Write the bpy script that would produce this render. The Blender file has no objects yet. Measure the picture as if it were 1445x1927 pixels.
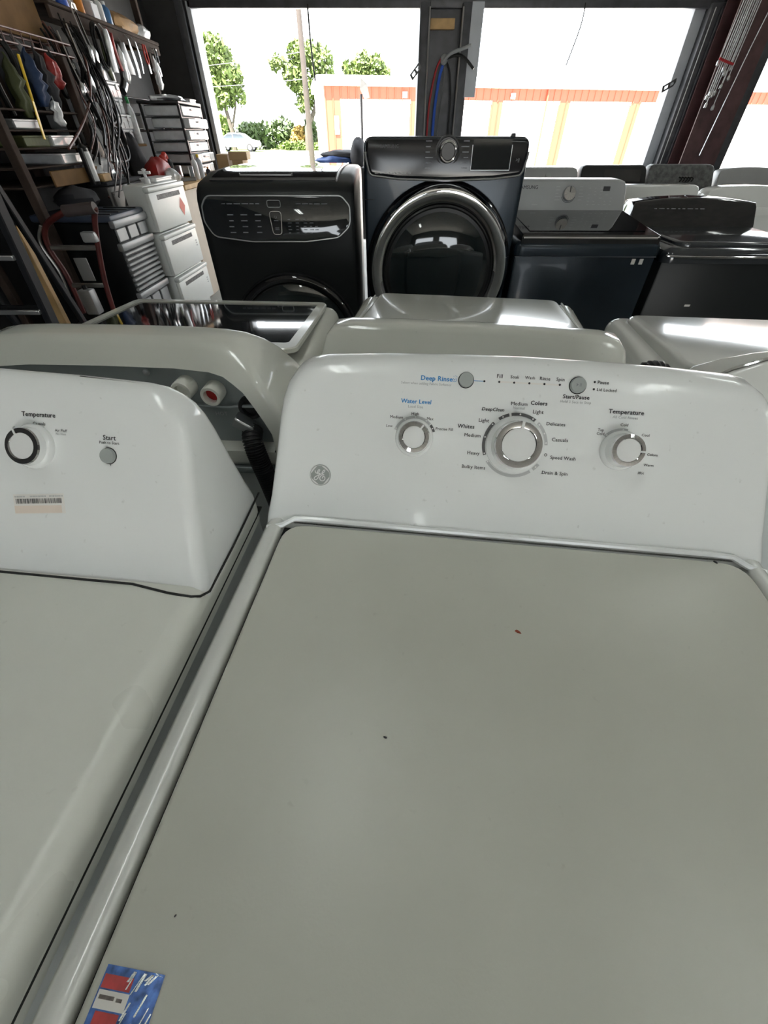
import bpy, bmesh, math, random
from mathutils import Vector, Matrix, Quaternion
R = math.radians
random.seed(7)
sc = bpy.context.scene
col = sc.collection

# ------------------------------------------------------------------ camera
cam_d = bpy.data.cameras.new('camera'); cam = bpy.data.objects.new('camera', cam_d); col.objects.link(cam)
cam.location = (0, 0, 1.36); cam.rotation_euler = (R(90 - 43.5), 0, 0)
cam_d.sensor_fit = 'HORIZONTAL'; cam_d.sensor_width = 36.0; cam_d.lens = 36.0 * 750.0 / 1445.0
cam_d.clip_start = 0.02; cam_d.clip_end = 500
sc.camera = cam

# ------------------------------------------------------------------ world, sun, exposure
world = bpy.data.worlds.new('world'); sc.world = world; world.use_nodes = True
bg = world.node_tree.nodes['Background']
bg.inputs['Color'].default_value = (0.90, 0.96, 1.0, 1)
bg.inputs['Strength'].default_value = 5.0
sun_d = bpy.data.lights.new('sun', 'SUN'); sun_d.energy = 38.0; sun_d.angle = R(0.6); sun_d.color = (1.0, 0.95, 0.86)
sun = bpy.data.objects.new('sun', sun_d); col.objects.link(sun)
sun.rotation_euler = (R(32), 0, R(-25)); sun.location = (0, -10, 20)
sc.view_settings.view_transform = 'Standard'; sc.view_settings.look = 'None'
sc.view_settings.exposure = 0.42; sc.view_settings.gamma = 1.0; sc.view_settings.use_curve_mapping = False
sc.cycles.max_bounces = 10; sc.cycles.diffuse_bounces = 5; sc.cycles.glossy_bounces = 5
sc.cycles.transparent_max_bounces = 12; sc.cycles.caustics_reflective = False; sc.cycles.caustics_refractive = False
sc.cycles.sample_clamp_indirect = 8.0; sc.cycles.use_denoising = True

# ------------------------------------------------------------------ materials
MATS = {}
def pmat(name, c, rough=0.5, metal=0.0, coat=0.0, var=0.06, scale=6.0, bump=0.0, bscale=60.0, spec=0.5, trans=0.0, emit=0.0, ecol=None, speck=0.0, smudge=None, rvar=0.0, ior=1.5):
    m = bpy.data.materials.new(name); m.use_nodes = True
    nt = m.node_tree; N = nt.nodes; L = nt.links; b = N['Principled BSDF']
    b.inputs['Roughness'].default_value = rough; b.inputs['Metallic'].default_value = metal
    b.inputs['Specular IOR Level'].default_value = spec; b.inputs['Coat Weight'].default_value = coat
    b.inputs['Coat Roughness'].default_value = 0.05
    b.inputs['Transmission Weight'].default_value = trans; b.inputs['IOR'].default_value = ior
    tc = N.new('ShaderNodeTexCoord')
    nz = N.new('ShaderNodeTexNoise'); nz.inputs['Scale'].default_value = scale; nz.inputs['Detail'].default_value = 4
    L.new(tc.outputs['Object'], nz.inputs['Vector'])
    rp = N.new('ShaderNodeValToRGB')
    lo = [max(0, x * (1 - var)) for x in c]; hi = [min(1, x * (1 + var)) for x in c]
    if smudge: lo = list(smudge)
    rp.color_ramp.elements[0].color = (*lo, 1); rp.color_ramp.elements[1].color = (*hi, 1)
    rp.color_ramp.elements[0].position = 0.3; rp.color_ramp.elements[1].position = 0.7
    L.new(nz.outputs['Fac'], rp.inputs['Fac']); out = rp.outputs['Color']
    if speck > 0:
        n2 = N.new('ShaderNodeTexNoise'); n2.inputs['Scale'].default_value = 95; n2.inputs['Detail'].default_value = 3
        L.new(tc.outputs['Object'], n2.inputs['Vector'])
        r2 = N.new('ShaderNodeValToRGB'); r2.color_ramp.elements[0].position = 0.70; r2.color_ramp.elements[1].position = 0.78
        r2.color_ramp.elements[0].color = (0, 0, 0, 1); r2.color_ramp.elements[1].color = (speck, speck, speck, 1)
        L.new(n2.outputs['Fac'], r2.inputs['Fac'])
        mx = N.new('ShaderNodeMix'); mx.data_type = 'RGBA'
        L.new(r2.outputs['Color'], mx.inputs['Factor']); L.new(out, mx.inputs['A'])
        mx.inputs['B'].default_value = (c[0] * .35, c[1] * .33, c[2] * .3, 1); out = mx.outputs['Result']
    L.new(out, b.inputs['Base Color'])
    if rvar > 0:
        mr = N.new('ShaderNodeMapRange'); mr.inputs['To Min'].default_value = max(0.02, rough - rvar); mr.inputs['To Max'].default_value = rough + rvar
        L.new(nz.outputs['Fac'], mr.inputs['Value']); L.new(mr.outputs['Result'], b.inputs['Roughness'])
    if bump > 0:
        n3 = N.new('ShaderNodeTexNoise'); n3.inputs['Scale'].default_value = bscale; n3.inputs['Detail'].default_value = 3
        L.new(tc.outputs['Object'], n3.inputs['Vector'])
        bp = N.new('ShaderNodeBump'); bp.inputs['Strength'].default_value = bump; bp.inputs['Distance'].default_value = 0.004
        L.new(n3.outputs['Fac'], bp.inputs['Height']); L.new(bp.outputs['Normal'], b.inputs['Normal'])
    if emit > 0:
        b.inputs['Emission Color'].default_value = (*(ecol or c), 1); b.inputs['Emission Strength'].default_value = emit
    MATS[name] = m
    return m

M = MATS
pmat('white_plastic', (.87, .89, .89), .22, coat=.35, var=.015, scale=4, speck=.25)
pmat('white_enamel', (.76, .77, .75), .16, coat=.5, var=.02, scale=3, bump=.015, bscale=240)
pmat('old_enamel', (.66, .67, .62), .17, coat=.5, var=.03, scale=3, speck=.15)
pmat('dim_enamel', (.70, .71, .69), .15, coat=.5, var=.03, scale=3)
pmat('dusty_lid', (.64, .645, .585), .34, var=.03, scale=3.2, speck=.12, bump=.03, bscale=380, smudge=(.565, .57, .51), rvar=.06)
pmat('dusty_top', (.80, .81, .76), .28, var=.03, scale=3, speck=.12, bump=.03, bscale=380, smudge=(.75, .76, .71), rvar=.06)
pmat('side_steel', (.62, .65, .65), .35, var=.03)
pmat('back_steel', (.34, .38, .39), .32, metal=.35, var=.08)
pmat('chrome', (.66, .66, .67), .05, metal=1, var=.01)
pmat('brushed', (.55, .56, .57), .3, metal=1, var=.05)
pmat('knob_white', (.82, .83, .83), .3, var=.01)
pmat('button_grey', (.36, .39, .38), .45, var=.05)
pmat('ink_black', (.025, .025, .03), .6, var=.02)
pmat('ink_grey', (.44, .45, .46), .6, var=.02)
pmat('ink_blue', (.03, .26, .60), .6, var=.02)
pmat('ink_white', (.8, .8, .8), .6, var=.02)
pmat('ink_dim', (.22, .23, .25), .5, var=.02)
pmat('ink_faint', (.06, .06, .07), .5, var=.02)
pmat('panel_gloss', (.009, .009, .012), .16, var=.05)
pmat('dial_dark', (.10, .10, .105), .5, var=.02)
pmat('dial_grey', (.50, .51, .52), .5, var=.02)
pmat('badge_grey', (.33, .35, .34), .35, var=.03)
pmat('gap_dark', (.02, .02, .02), .8, var=.02)
pmat('black_hose', (.015, .015, .017), .42, var=.1)
pmat('black_plastic', (.012, .012, .013), .35, var=.1)
pmat('black_gloss', (.008, .008, .010), .07, coat=.6, var=.05)
pmat('black_steel', (.010, .012, .013), .38, var=.1, spec=.35)
pmat('navy_steel', (.017, .028, .040), .27, metal=.3, coat=.12, var=.1)
pmat('dark_lid', (.045, .050, .058), .12, metal=.3, coat=.5, var=.1)
pmat('smoke_glass', (.010, .013, .016), .03, coat=.8, var=.05)
pmat('door_glass', (.006, .012, .014), .04, coat=.9, var=.05)
pmat('grey_console', (.34, .35, .355), .35, metal=.2, var=.04)
pmat('worn_console', (.10, .105, .105), .4, var=.5, scale=30)
pmat('red_plug', (.45, .012, .012), .5, var=.05)
pmat('white_cap', (.80, .80, .74), .45, var=.02)
pmat('paper', (.82, .80, .77), .7, var=.02)
pmat('paper_tan', (.80, .70, .62), .7, var=.04)
pmat('foil_blue', (.06, .14, .40), .25, metal=.3, var=.6, scale=160)
pmat('foil_silver', (.75, .80, .85), .18, metal=.8, var=.25, scale=200)
pmat('sticker_red', (.48, .04, .04), .4, var=.25, scale=120)
pmat('sticker_grey', (.12, .10, .09), .4, var=.8, scale=180)
pmat('rust', (.26, .045, .02), .8, var=.3)
pmat('concrete', (.30, .30, .28), .55, var=.25, scale=1.5, bump=.1, bscale=30)
pmat('dark_wall', (.030, .030, .032), .75, var=.2)
pmat('dark_ceiling', (.55, .55, .53), .8, var=.2)
pmat('back_wall', (.16, .16, .155), .8, var=.2)
pmat('post_steel', (.060, .062, .070), .42, metal=.2, var=.25, scale=10)
pmat('rust_column', (.080, .040, .042), .5, var=.3, scale=8)
pmat('jamb_pale', (.50, .53, .58), .5, var=.05)
pmat('plywood', (.17, .098, .042), .8, var=.25, scale=5, spec=.2)
pmat('old_post', (.050, .036, .030), .85, var=.35, scale=8, spec=.15)
pmat('raw_wood', (.55, .36, .16), .65, var=.2, scale=9)
pmat('bench_cream', (.55, .47, .38), .6, var=.06)
pmat('cardboard', (.36, .25, .13), .8, var=.12)
pmat('clear_bin', (.62, .64, .66), .22, var=.12, scale=14, coat=.3)
pmat('bin_lid', (.72, .74, .76), .25, var=.08, coat=.3)
pmat('bin_white', (.74, .76, .74), .35, var=.03, speck=.15)
pmat('bin_slot', (.10, .10, .10), .6, var=.7, scale=60)
pmat('red_tag', (.78, .20, .15), .6, var=.05)
pmat('tote_black', (.008, .009, .010), 0.5, var=.2, spec=.2)
pmat('tote_grey', (.30, .31, .32), .40, metal=.2, var=.1)
pmat('tote_blue', (.045, .060, .095), .4, var=.2)
pmat('truck_red', (.10, .018, .016), .45, var=.3, scale=12)
pmat('truck_steel', (.30, .30, .29), .35, metal=.7, var=.2)
pmat('truck_grip', (.07, .055, .055), .7, var=.2)
pmat('ladder_dark', (.012, .013, .016), 0.6, var=.2, spec=.2)
pmat('aluminium', (.62, .64, .66), .28, metal=.9, var=.08)
pmat('cable_black', (.010, .010, .010), .42, var=.2, spec=.25)
pmat('cable_grey', (.13, .13, .135), .4, var=.2)
pmat('cable_red', (.40, .015, .02), .45, var=.1)
pmat('cable_blue', (.03, .10, .50), .45, var=.1)
pmat('cable_brown', (.10, .035, .025), .45, var=.2)
pmat('bag_clear', (.70, .72, .74), .16, var=.25, scale=20, coat=.4, bump=.5, bscale=25)
pmat('bag_tan', (.36, .22, .10), .7, var=.4, scale=12, bump=.4, bscale=20)
pmat('bag_red', (.30, .018, .016), .45, var=.4, bump=.3, bscale=25)
pmat('cloth_blue', (.008, .028, .085), .7, var=.4, bump=.4, bscale=30)
pmat('cloth_green', (.055, .065, .02), .7, var=.4, bump=.4, bscale=30)
pmat('cloth_dark', (.03, .03, .035), .8, var=.3)
pmat('tool_red', (.55, .035, .02), .4, var=.1)
pmat('tool_orange', (.62, .22, .02), .4, var=.1)
pmat('bottle_white', (.74, .75, .76), .3, var=.06)
pmat('bottle_green', (.02, .28, .07), .25, var=.1)
pmat('bottle_yellow', (.75, .52, .03), .35, var=.05)
pmat('bottle_blue', (.05, .16, .35), .3, var=.1)
pmat('metal_box', (.20, .20, .20), .35, metal=.6, var=.15)
pmat('asphalt', (.055, .056, .06), .9, var=.12, scale=2)
pmat('lot_concrete', (.50, .48, .45), .9, var=.1, scale=.6)
pmat('grass_green', (.16, .22, .05), .95, var=.4, scale=3)
pmat('barn_red', (.56, .05, .024), .6, var=.06, scale=1)
pmat('roof_white', (.80, .80, .80), .5, var=.02)
pmat('door_white', (.80, .80, .78), .5, var=.02)
pmat('leaf_bright', (.085, .125, .028), .6, var=.4, scale=1.2)
pmat('leaf_mid', (.055, .085, .03), .6, var=.4, scale=1.2)
pmat('leaf_dry', (.30, .20, .05), .8, var=.4, scale=2)
pmat('bark', (.06, .05, .04), .9, var=.3, scale=4)
pmat('pole_wood', (.030, .023, .020), .85, var=.2, scale=4)
pmat('car_white', (.80, .82, .84), .2, coat=.6, var=.01)
pmat('car_glass', (.03, .04, .05), .06, var=.05)
pmat('tyre', (.02, .02, .02), .8, var=.1)
pmat('tarp_blue', (.03, .07, .22), .5, var=.3)
pmat('lamp_tube', (.95, 1, .97), .5, var=.0, emit=16.0, ecol=(.95, 1, .96))
pmat('lamp_body', (.7, .7, .7), .5, var=.02)

# ------------------------------------------------------------------ mesh helpers
class MB:
    def __init__(s): s.v = []; s.f = []
    def add(s, vs, fs, mx=None):
        k = len(s.v)
        s.v += [tuple(mx @ Vector(p)) if mx else tuple(p) for p in vs]
        s.f += [tuple(i + k for i in f) for f in fs]
        return s
    def loft(s, rings, closed=True, cap0=True, cap1=True):
        n = len(rings[0]); vs = [p for r in rings for p in r]; fs = []
        for i in range(len(rings) - 1):
            for j in range(n if closed else n - 1):
                a = i * n + j; b = i * n + (j + 1) % n
                fs.append((a, b, b + n, a + n))
        if cap0: fs.append(tuple(reversed(range(n))))
        if cap1: fs.append(tuple(range((len(rings) - 1) * n, len(rings) * n)))
        return s.add(vs, fs)
    def box(s, lo, hi, mx=None):
        x0, y0, z0 = lo; x1, y1, z1 = hi
        return s.add([(x0,y0,z0),(x1,y0,z0),(x1,y1,z0),(x0,y1,z0),(x0,y0,z1),(x1,y0,z1),(x1,y1,z1),(x0,y1,z1)],
                     [(0,3,2,1),(4,5,6,7),(0,1,5,4),(1,2,6,5),(2,3,7,6),(3,0,4,7)], mx)
    def rbox(s, lo, hi, r=.005, seg=2, mx=None):
        bm = bmesh.new(); bmesh.ops.create_cube(bm, size=1)
        for v in bm.verts: v.co = Vector([(lo[i] + hi[i]) / 2 + v.co[i] * (hi[i] - lo[i]) for i in range(3)])
        r = min(r, .49 * min(abs(hi[i] - lo[i]) for i in range(3)))
        bmesh.ops.bevel(bm, geom=list(bm.edges), offset=r, segments=seg, profile=.5, affect='EDGES')
        bm.verts.index_update()
        s.add([v.co.copy() for v in bm.verts], [tuple(v.index for v in f.verts) for f in bm.faces], mx); bm.free(); return s
    def tube(s, pts, r, n=8, caps=True, mx=None):
        pts = [Vector(p) for p in pts]; m = len(pts)
        rs = r if isinstance(r, (list, tuple)) else [r] * m
        t0 = (pts[1] - pts[0]).normalized()
        up = Vector((0, 0, 1)) if abs(t0.z) < .9 else Vector((1, 0, 0))
        nrm = (up - t0 * up.dot(t0)).normalized(); rings = []; pt = t0
        for i in range(m):
            t = (pts[min(i + 1, m - 1)] - pts[max(i - 1, 0)])
            t = t.normalized() if t.length > 1e-9 else pt
            nrm = (pt.rotation_difference(t) @ nrm); nrm = (nrm - t * nrm.dot(t)).normalized(); pt = t
            bn = t.cross(nrm)
            rings.append([tuple(pts[i] + (nrm * math.cos(2*math.pi*j/n) + bn * math.sin(2*math.pi*j/n)) * rs[i]) for j in range(n)])
        k = MB(); k.loft(rings, True, caps, caps)
        return s.add(k.v, k.f, mx)
    def lathe(s, prof, n=24, mx=None, caps=True):
        rings = [[(r * math.cos(2*math.pi*j/n), r * math.sin(2*math.pi*j/n), h) for j in range(n)] for r, h in prof]
        k = MB(); k.loft(rings, True, caps and prof[0][0] > 1e-6, caps and prof[-1][0] > 1e-6)
        return s.add(k.v, k.f, mx)
    def quad(s, a, b, c, d): return s.add([a, b, c, d], [(0, 1, 2, 3)])

def frame(o, ex, ey):
    ex = Vector(ex).normalized(); ey = Vector(ey); ey = (ey - ex * ey.dot(ex)).normalized(); n = ex.cross(ey)
    m = Matrix((ex, ey, n)).transposed().to_4x4(); m.translation = Vector(o); return m

def inset(pts, d):
    n = len(pts); out = []
    for i in range(n):
        a = Vector(pts[i - 1]); p = Vector(pts[i]); b = Vector(pts[(i + 1) % n])
        e1 = (p - a); e2 = (b - p)
        if e1.length < 1e-9: e1 = e2
        if e2.length < 1e-9: e2 = e1
        e1 = e1.normalized(); e2 = e2.normalized()
        n1 = Vector((-e1.y, e1.x)); n2 = Vector((-e2.y, e2.x)); q = n1 + n2
        q = q.normalized() if q.length > 1e-6 else n1
        c = max(.35, q.dot(n1)); out.append(p + q * (d / c))
    return [(p.x, p.y) for p in out]                    # counter-clockwise outline moves inwards

def round_poly(pts, rad, seg=5):
    out = []; n = len(pts); rad = rad if isinstance(rad, (list, tuple)) else [rad] * n
    for i in range(n):
        a = Vector(pts[i - 1]); p = Vector(pts[i]); b = Vector(pts[(i + 1) % n]); r = rad[i]
        if r <= 1e-6: out.append(tuple(p)); continue
        u = (a - p).normalized(); w = (b - p).normalized(); ang = u.angle(w); t = min(r / math.tan(ang / 2), (a - p).length * .49, (b - p).length * .49)
        p0 = p + u * t; p1 = p + w * t
        for k in range(seg + 1):
            q = k / seg; out.append(tuple(p0 * (1 - q)**2 + p * 2 * q * (1 - q) + p1 * q * q))
    return out
def rrect(x0, y0, x1, y1, r, seg=5): return round_poly([(x0, y0), (x1, y0), (x1, y1), (x0, y1)], r, seg)

def slab(mb, outline, top, bottom, r, seg=4, mx=None):
    """outline (counter-clockwise, xy) from z=bottom up to z=top with a rounded upper edge"""
    rings = [[(x, y, bottom) for x, y in outline]]
    for k in range(seg + 1):
        a = math.pi / 2 * k / seg
        pts = inset(outline, r * (1 - math.cos(a)))
        rings.append([(x, y, top - r + r * math.sin(a)) for x, y in pts])
    k = MB(); k.loft(rings); return mb.add(k.v, k.f, mx)

def prism(mb, outline, yf, yb, r, seg=4, recess=None, cap0=True):
    """outline in (x,z), counter-clockwise seen from -y; yf(z) front, yb(z) back; rounded front and back edges"""
    rings = []
    for k in range(seg + 1):
        a = math.pi / 2 * k / seg
        rings.append([(x, yf(z) + r - r * math.cos(a), z) for x, z in inset(outline, r - r * math.sin(a))])
    for k in range(seg + 1):
        a = math.pi / 2 * k / seg
        rings.append([(x, yb(z) - r + r * math.sin(a), z) for x, z in inset(outline, r - r * math.cos(a))])
    cap1 = True
    if recess:
        d, dep = recess
        p = inset(outline, d); rings.append([(x, yb(z), z) for x, z in p])
        p = inset(outline, d + .008); rings.append([(x, yb(z) - dep, z) for x, z in p])
    return mb.loft(rings, True, cap0, cap1)

def finish(me, ang=38):
    bm = bmesh.new(); bm.from_mesh(me); bmesh.ops.recalc_face_normals(bm, faces=bm.faces); bm.to_mesh(me); bm.free()
    me.polygons.foreach_set('use_smooth', [True] * len(me.polygons))
    me.set_sharp_from_angle(angle=R(ang)); me.update()

def obj(name, mb, mat, parent=None, loc=None, rot=None, ang=38, recalc=True):
    me = bpy.data.meshes.new(name); me.from_pydata([tuple(p) for p in mb.v], [], mb.f)
    me.materials.append(M[mat])
    if recalc: finish(me, ang)
    o = bpy.data.objects.new(name, me); col.objects.link(o)
    if parent is not None: o.parent = parent
    if loc: o.location = loc
    if rot: o.rotation_euler = rot
    return o
def share(name, o, parent=None, loc=(0, 0, 0), rot=(0, 0, 0), scale=None):
    c = o.copy(); c.name = name; col.objects.link(c)
    c.parent = parent; c.location = loc; c.rotation_euler = rot
    if scale: c.scale = scale
    return c
def tag(o, label, cat, group=None):
    o['label'] = label; o['category'] = cat
    if group: o['group'] = group
    return o
def thing(name, label, cat, loc=(0, 0, 0), rz=0.0, group=None):
    o = bpy.data.objects.new(name, None); col.objects.link(o); o.empty_display_size = .1
    o.location = loc; o.rotation_euler = (0, 0, rz)
    return tag(o, label, cat, group)
def struct(name, mb, mat, parent=None, **k):
    o = obj(name, mb, mat, parent, **k)
    if parent is None: o['kind'] = 'structure'
    return o

def text(mb, s, x, y, width, mx, z=.0005, bold=0.0, shear=0.0):
    cu = bpy.data.curves.new('t', 'FONT'); cu.body = s; cu.align_x = 'CENTER'; cu.align_y = 'CENTER'; cu.size = 1
    cu.resolution_u = 2; cu.shear = shear; cu.space_character = 1.04
    o = bpy.data.objects.new('t', cu); me = bpy.data.meshes.new_from_object(o)
    xs = [v.co.x for v in me.vertices]; ys = [v.co.y for v in me.vertices]
    k = width / (max(xs) - min(xs)); cx = (max(xs) + min(xs)) / 2; cy = 0.0
    for i, (dx, dy) in enumerate(((0, 0), (-bold, 0), (bold, 0), (0, bold * .7), (0, -bold * .7))[:5 if bold else 1]):
        mb.add([(x + (v.co.x - cx + dx) * k, y + (v.co.y - cy + dy) * k, z + i * .00002) for v in me.vertices], [tuple(p.vertices) for p in me.polygons], mx)
    bpy.data.objects.remove(o); bpy.data.curves.remove(cu); bpy.data.meshes.remove(me)

def disc(mb, x, y, r, mx, z=.0006, n=16, sx=1):
    mb.add([(x + r * sx * math.cos(2*math.pi*i/n), y + r * math.sin(2*math.pi*i/n), z) for i in range(n)], [tuple(range(n))], mx)
def arc(mb, cx, cy, r0, r1, a0, a1, mx, z=.0006, n=18):
    """angles in degrees clockwise from the top"""
    vs = []; fs = []
    for i in range(n + 1):
        a = R(90 - (a0 + (a1 - a0) * i / n))
        vs += [(cx + r0 * math.cos(a), cy + r0 * math.sin(a), z), (cx + r1 * math.cos(a), cy + r1 * math.sin(a), z)]
        if i: k = 2 * i; fs.append((k - 2, k, k + 1, k - 1))
    mb.add(vs, fs, mx)
def bar(mb, x0, y0, x1, y1, mx, z=.0006): mb.add([(x0, y0, z), (x1, y0, z), (x1, y1, z), (x0, y1, z)], [(0, 1, 2, 3)], mx)

# ================================================================== the setting
WF = 8.0                                                    # inner face of the bay-door wall
struct('floor', MB().box((-3.2, -10.2, -.15), (9.0, WF + .2, 0)), 'concrete')
struct('ceiling', MB().box((-3.2, -10.2, 3.6), (9.0, WF + .2, 3.75)), 'dark_ceiling')
struct('wall_left', MB().box((-3.2, -10.2, 0), (-3.02, WF + .2, 3.6)), 'dark_wall')
struct('wall_right', MB().box((8.8, -10.2, 0), (9.0, WF + .2, 3.6)), 'back_wall')
struct('wall_front', MB().box((-3.02, WF, 2.54), (8.8, WF + .2, 3.6)), 'dark_wall')
struct('wall_front', MB().box((-3.02, WF, 0), (-2.46, WF + .2, 2.54)), 'dark_wall')
struct('wall_front', MB().box((8.1, WF, 0), (8.8, WF + .2, 2.54)), 'dark_wall')
YB = -10.0
struct('wall_back', MB().box((-3.02, YB - .2, 2.6), (8.8, YB, 3.6)), 'back_wall')
for x0, x1 in ((-3.02, -2.0), (.6, 1.5), (4.1, 8.8)): struct('wall_back', MB().box((x0, YB - .2, 0), (x1, YB, 2.6)), 'back_wall')
# jambs of the bay openings
struct('trim_1', MB().rbox((-2.475, WF - .05, 0), (-2.42, WF + .24, 2.56), .006), 'jamb_pale')
struct('trim_2', MB().rbox((3.93, WF + .02, 0), (4.07, WF + .26, 2.56), .006), 'jamb_pale')
struct('trim_3', MB().rbox((-2.46, WF - .05, 2.50), (8.1, WF + .02, 2.60), .008), 'post_steel')
struct('trim_4', MB().rbox((-2.60, WF - .10, 0), (-2.50, WF, 2.58), .01), 'post_steel')

# post between the first two bays: two channels and a recessed web
t = thing('bay_post', 'dark steel post with recessed web between the two bay openings', 'post', (.78, WF, 0))
for x0, x1 in ((-.33, -.20), (.20, .33)):
    obj('channel', MB().rbox((x0, -.12, 0), (x1, .2, 2.54), .01), 'post_steel', t)
obj('web', MB().box((-.20, .02, 0), (.20, .1, 2.54)), 'post_steel', t)
for x in (-.21, .205): obj('track', MB().tube([(x, -.135, 0), (x, -.135, 2.5)], .012, 8), 'brushed', t)
obj('splice_plate', MB().rbox((.31, -.14, 1.72), (.46, -.128, 2.54), .004), 'jamb_pale', t)
obj('wood_block', MB().rbox((-.19, -.06, 2.33), (.12, .02, 2.42), .006), 'raw_wood', t)
# brown frame column by the next bay
t = thing('frame_column', 'reddish brown steel frame column with dark panel at the last bay', 'column', (4.58, WF, 0))
obj('dark_panel', MB().rbox((-.51, -.10, 0), (-.05, .2, 2.54), .01), 'post_steel', t)
c = MB(); c.box((-.37, -.46, 0), (.13, -.44, 3.5)); c.box((-.37, -.16, 0), (.13, -.14, 3.5)); c.box((-.13, -.44, 0), (-.10, -.16, 3.5))
obj('flange_beam', c, 'rust_column', t)
obj('fill_panel', MB().box((-.05, .0, 0), (.36, .1, 2.54)), 'rust_column', t)
obj('edge_channel', MB().rbox((.34, -.10, 0), (.47, .2, 2.54), .01), 'post_steel', t)
obj('conduit', MB().tube([(-.46, -.108, 0), (-.46, -.108, 2.5)], .008), 'metal_box', t)
for x, w in ((-.40, .1), ):
    obj('door_track', MB().rbox((x, -.135, 0), (x + .03, -.10, 2.5), .006), 'post_steel', t)

def slotted(name, label, p, q, w=.035):
    p = Vector(p); q = Vector(q); L = (q - p).length
    mx = frame(p, q - p, (0, -.2, 1) if abs((q - p).normalized().z) < .9 else (1, 0, 0))
    o = MB()
    o.box((0, -w, -.002), (L, -w * .45, .002), mx); o.box((0, w * .45, -.002), (L, w, .002), mx)
    for k in range(3): o.box((L * (.0 + .42 * k), -w * .45, -.002), (L * (.16 + .42 * k), w * .45, .002), mx)
    tag(obj(name, o, 'metal_box'), label, 'bracket')
slotted('slotted_bracket', 'grey slotted strap jutting from the post into the first bay', (.48, 7.87, 2.02), (.36, 7.84, 1.90))
slotted('slotted_bracket', 'grey slotted strap jutting from the pale jamb of the second bay', (4.0, 8.02, 1.88), (3.82, 7.97, 1.80))

# ------------------------------------------------------------------ outside ground
struct('ground', MB().box((-160, WF + .2, -.40), (160, 300, -.02)), 'lot_concrete')
struct('ground_behind', MB().box((-160, -120, -.40), (160, -10.2, -.02)), 'lot_concrete')
struct('road', MB().box((-160, 46, -.03), (160, 58, .0)), 'asphalt')
gb = MB(); gb.add([(-7.5, 27, .0), (-3.4, 26, .0), (-3.2, 36, .0), (-7.2, 36, .0)], [(0, 1, 2, 3)])
o = obj('grass', gb, 'grass_green'); tag(o, 'patch of short grass beside the red building', 'grass'); o['kind'] = 'stuff'
gb = MB(); gb.add([(-160, 58, .01), (160, 58, .01), (160, 72, .01), (-160, 72, .01)], [(0, 1, 2, 3)])
o = obj('grass', gb, 'grass_green'); tag(o, 'strip of grass across the far side of the road', 'grass'); o['kind'] = 'stuff'

# ------------------------------------------------------------------ red metal building across the lot
B = thing('metal_building', 'red ribbed metal storage building with white roof edge and white doors', 'building', (-3.2, 29.0, -.02), R(10))
LB = 40.0
obj('core', MB().box((.02, .06, 0), (LB, 6, 3.1)), 'door_white', B)
rf = MB()
rf.add([(-.12, -.28, 3.12), (LB, -.28, 3.12), (LB, -.28, 3.48), (-.12, -.28, 3.48), (-.12, 4.5, 3.56), (LB, 4.5, 3.56), (-.12, 6.5, 3.48), (LB, 6.5, 3.48), (-.12, 6.5, 3.12), (LB, 6.5, 3.12)],
       [(0, 1, 2, 3), (3, 2, 5, 4), (4, 5, 7, 6), (0, 3, 4, 6, 8), (1, 9, 7, 5, 2), (8, 6, 7, 9), (0, 8, 9, 1)])
obj('roof', rf, 'roof_white', B)
obj('corner_post', MB().box((-.05, -.03, 0), (.18, .2, 3.12)), 'door_white', B)
# siding: a shared upper panel and a shared full panel with one rib each
pu = MB(); pu.box((0, -.02, 2.62), (.40, .06, 3.12)); pu.add([(0, -.02, 2.62), (.02, -.06, 2.62), (.06, -.06, 2.62), (.08, -.02, 2.62), (0, -.02, 3.12), (.02, -.06, 3.12), (.06, -.06, 3.12), (.08, -.02, 3.12)], [(0, 1, 5, 4), (1, 2, 6, 5), (2, 3, 7, 6), (0, 3, 2, 1)])
pf = MB(); pf.box((0, -.02, 0), (.40, .06, 2.62)); pf.add([(0, -.02, 0), (.02, -.06, 0), (.06, -.06, 0), (.08, -.02, 0), (0, -.02, 2.62), (.02, -.06, 2.62), (.06, -.06, 2.62), (.08, -.02, 2.62)], [(0, 1, 5, 4), (1, 2, 6, 5), (2, 3, 7, 6), (0, 3, 2, 1)])
u0 = obj('siding_panel', pu, 'barn_red', B, loc=(.18, 0, 0)); f0 = obj('siding_panel', pf, 'barn_red', B, loc=(.18, 0, 0))
for k in range(1, 99): share('siding_panel', u0, B, (.18 + .4 * k, 0, 0))
share('siding_panel', f0, B, (.58, 0, 0))
cols_x = [.18, 4.65, 9.1, 13.0, 17.3, 21.6]
for x in cols_x[1:]: share('siding_panel', f0, B, (x, 0, 0)); share('siding_panel', f0, B, (x + .38, 0, 0), scale=(.6, 1, 1))
d0 = None
for i, x in enumerate(cols_x[:-1]):
    x0 = x + (.82 if i == 0 else .66); x1 = cols_x[i + 1] - .02
    dm = MB(); dm.box((x0 - .02, -.05, 2.52), (x1 + .02, .02, 2.66)); d = obj('door', dm, 'door_white', B)
    n = 8
    for k in range(n):
        obj('door_slat', MB().rbox((x0, -.03, 2.52 * k / n), (x1, .02, 2.52 * (k + 1) / n - .012), .006, 1), 'door_white', d)
obj('wall_light', MB().rbox((4.2, -.14, 2.72), (4.45, -.06, 2.95), .02), 'door_white', B)
obj('wall_light', MB().rbox((10.1, -.14, 2.72), (10.35, -.06, 2.95), .02), 'door_white', B)
obj('notice_board', MB().rbox((.62, -.10, 1.35), (.86, -.06, 2.05), .02), 'door_white', B)
obj('downspout', MB().tube([(12.2, -.12, 0), (12.2, -.12, 3.1)], .05, 8), 'barn_red', B)

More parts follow.
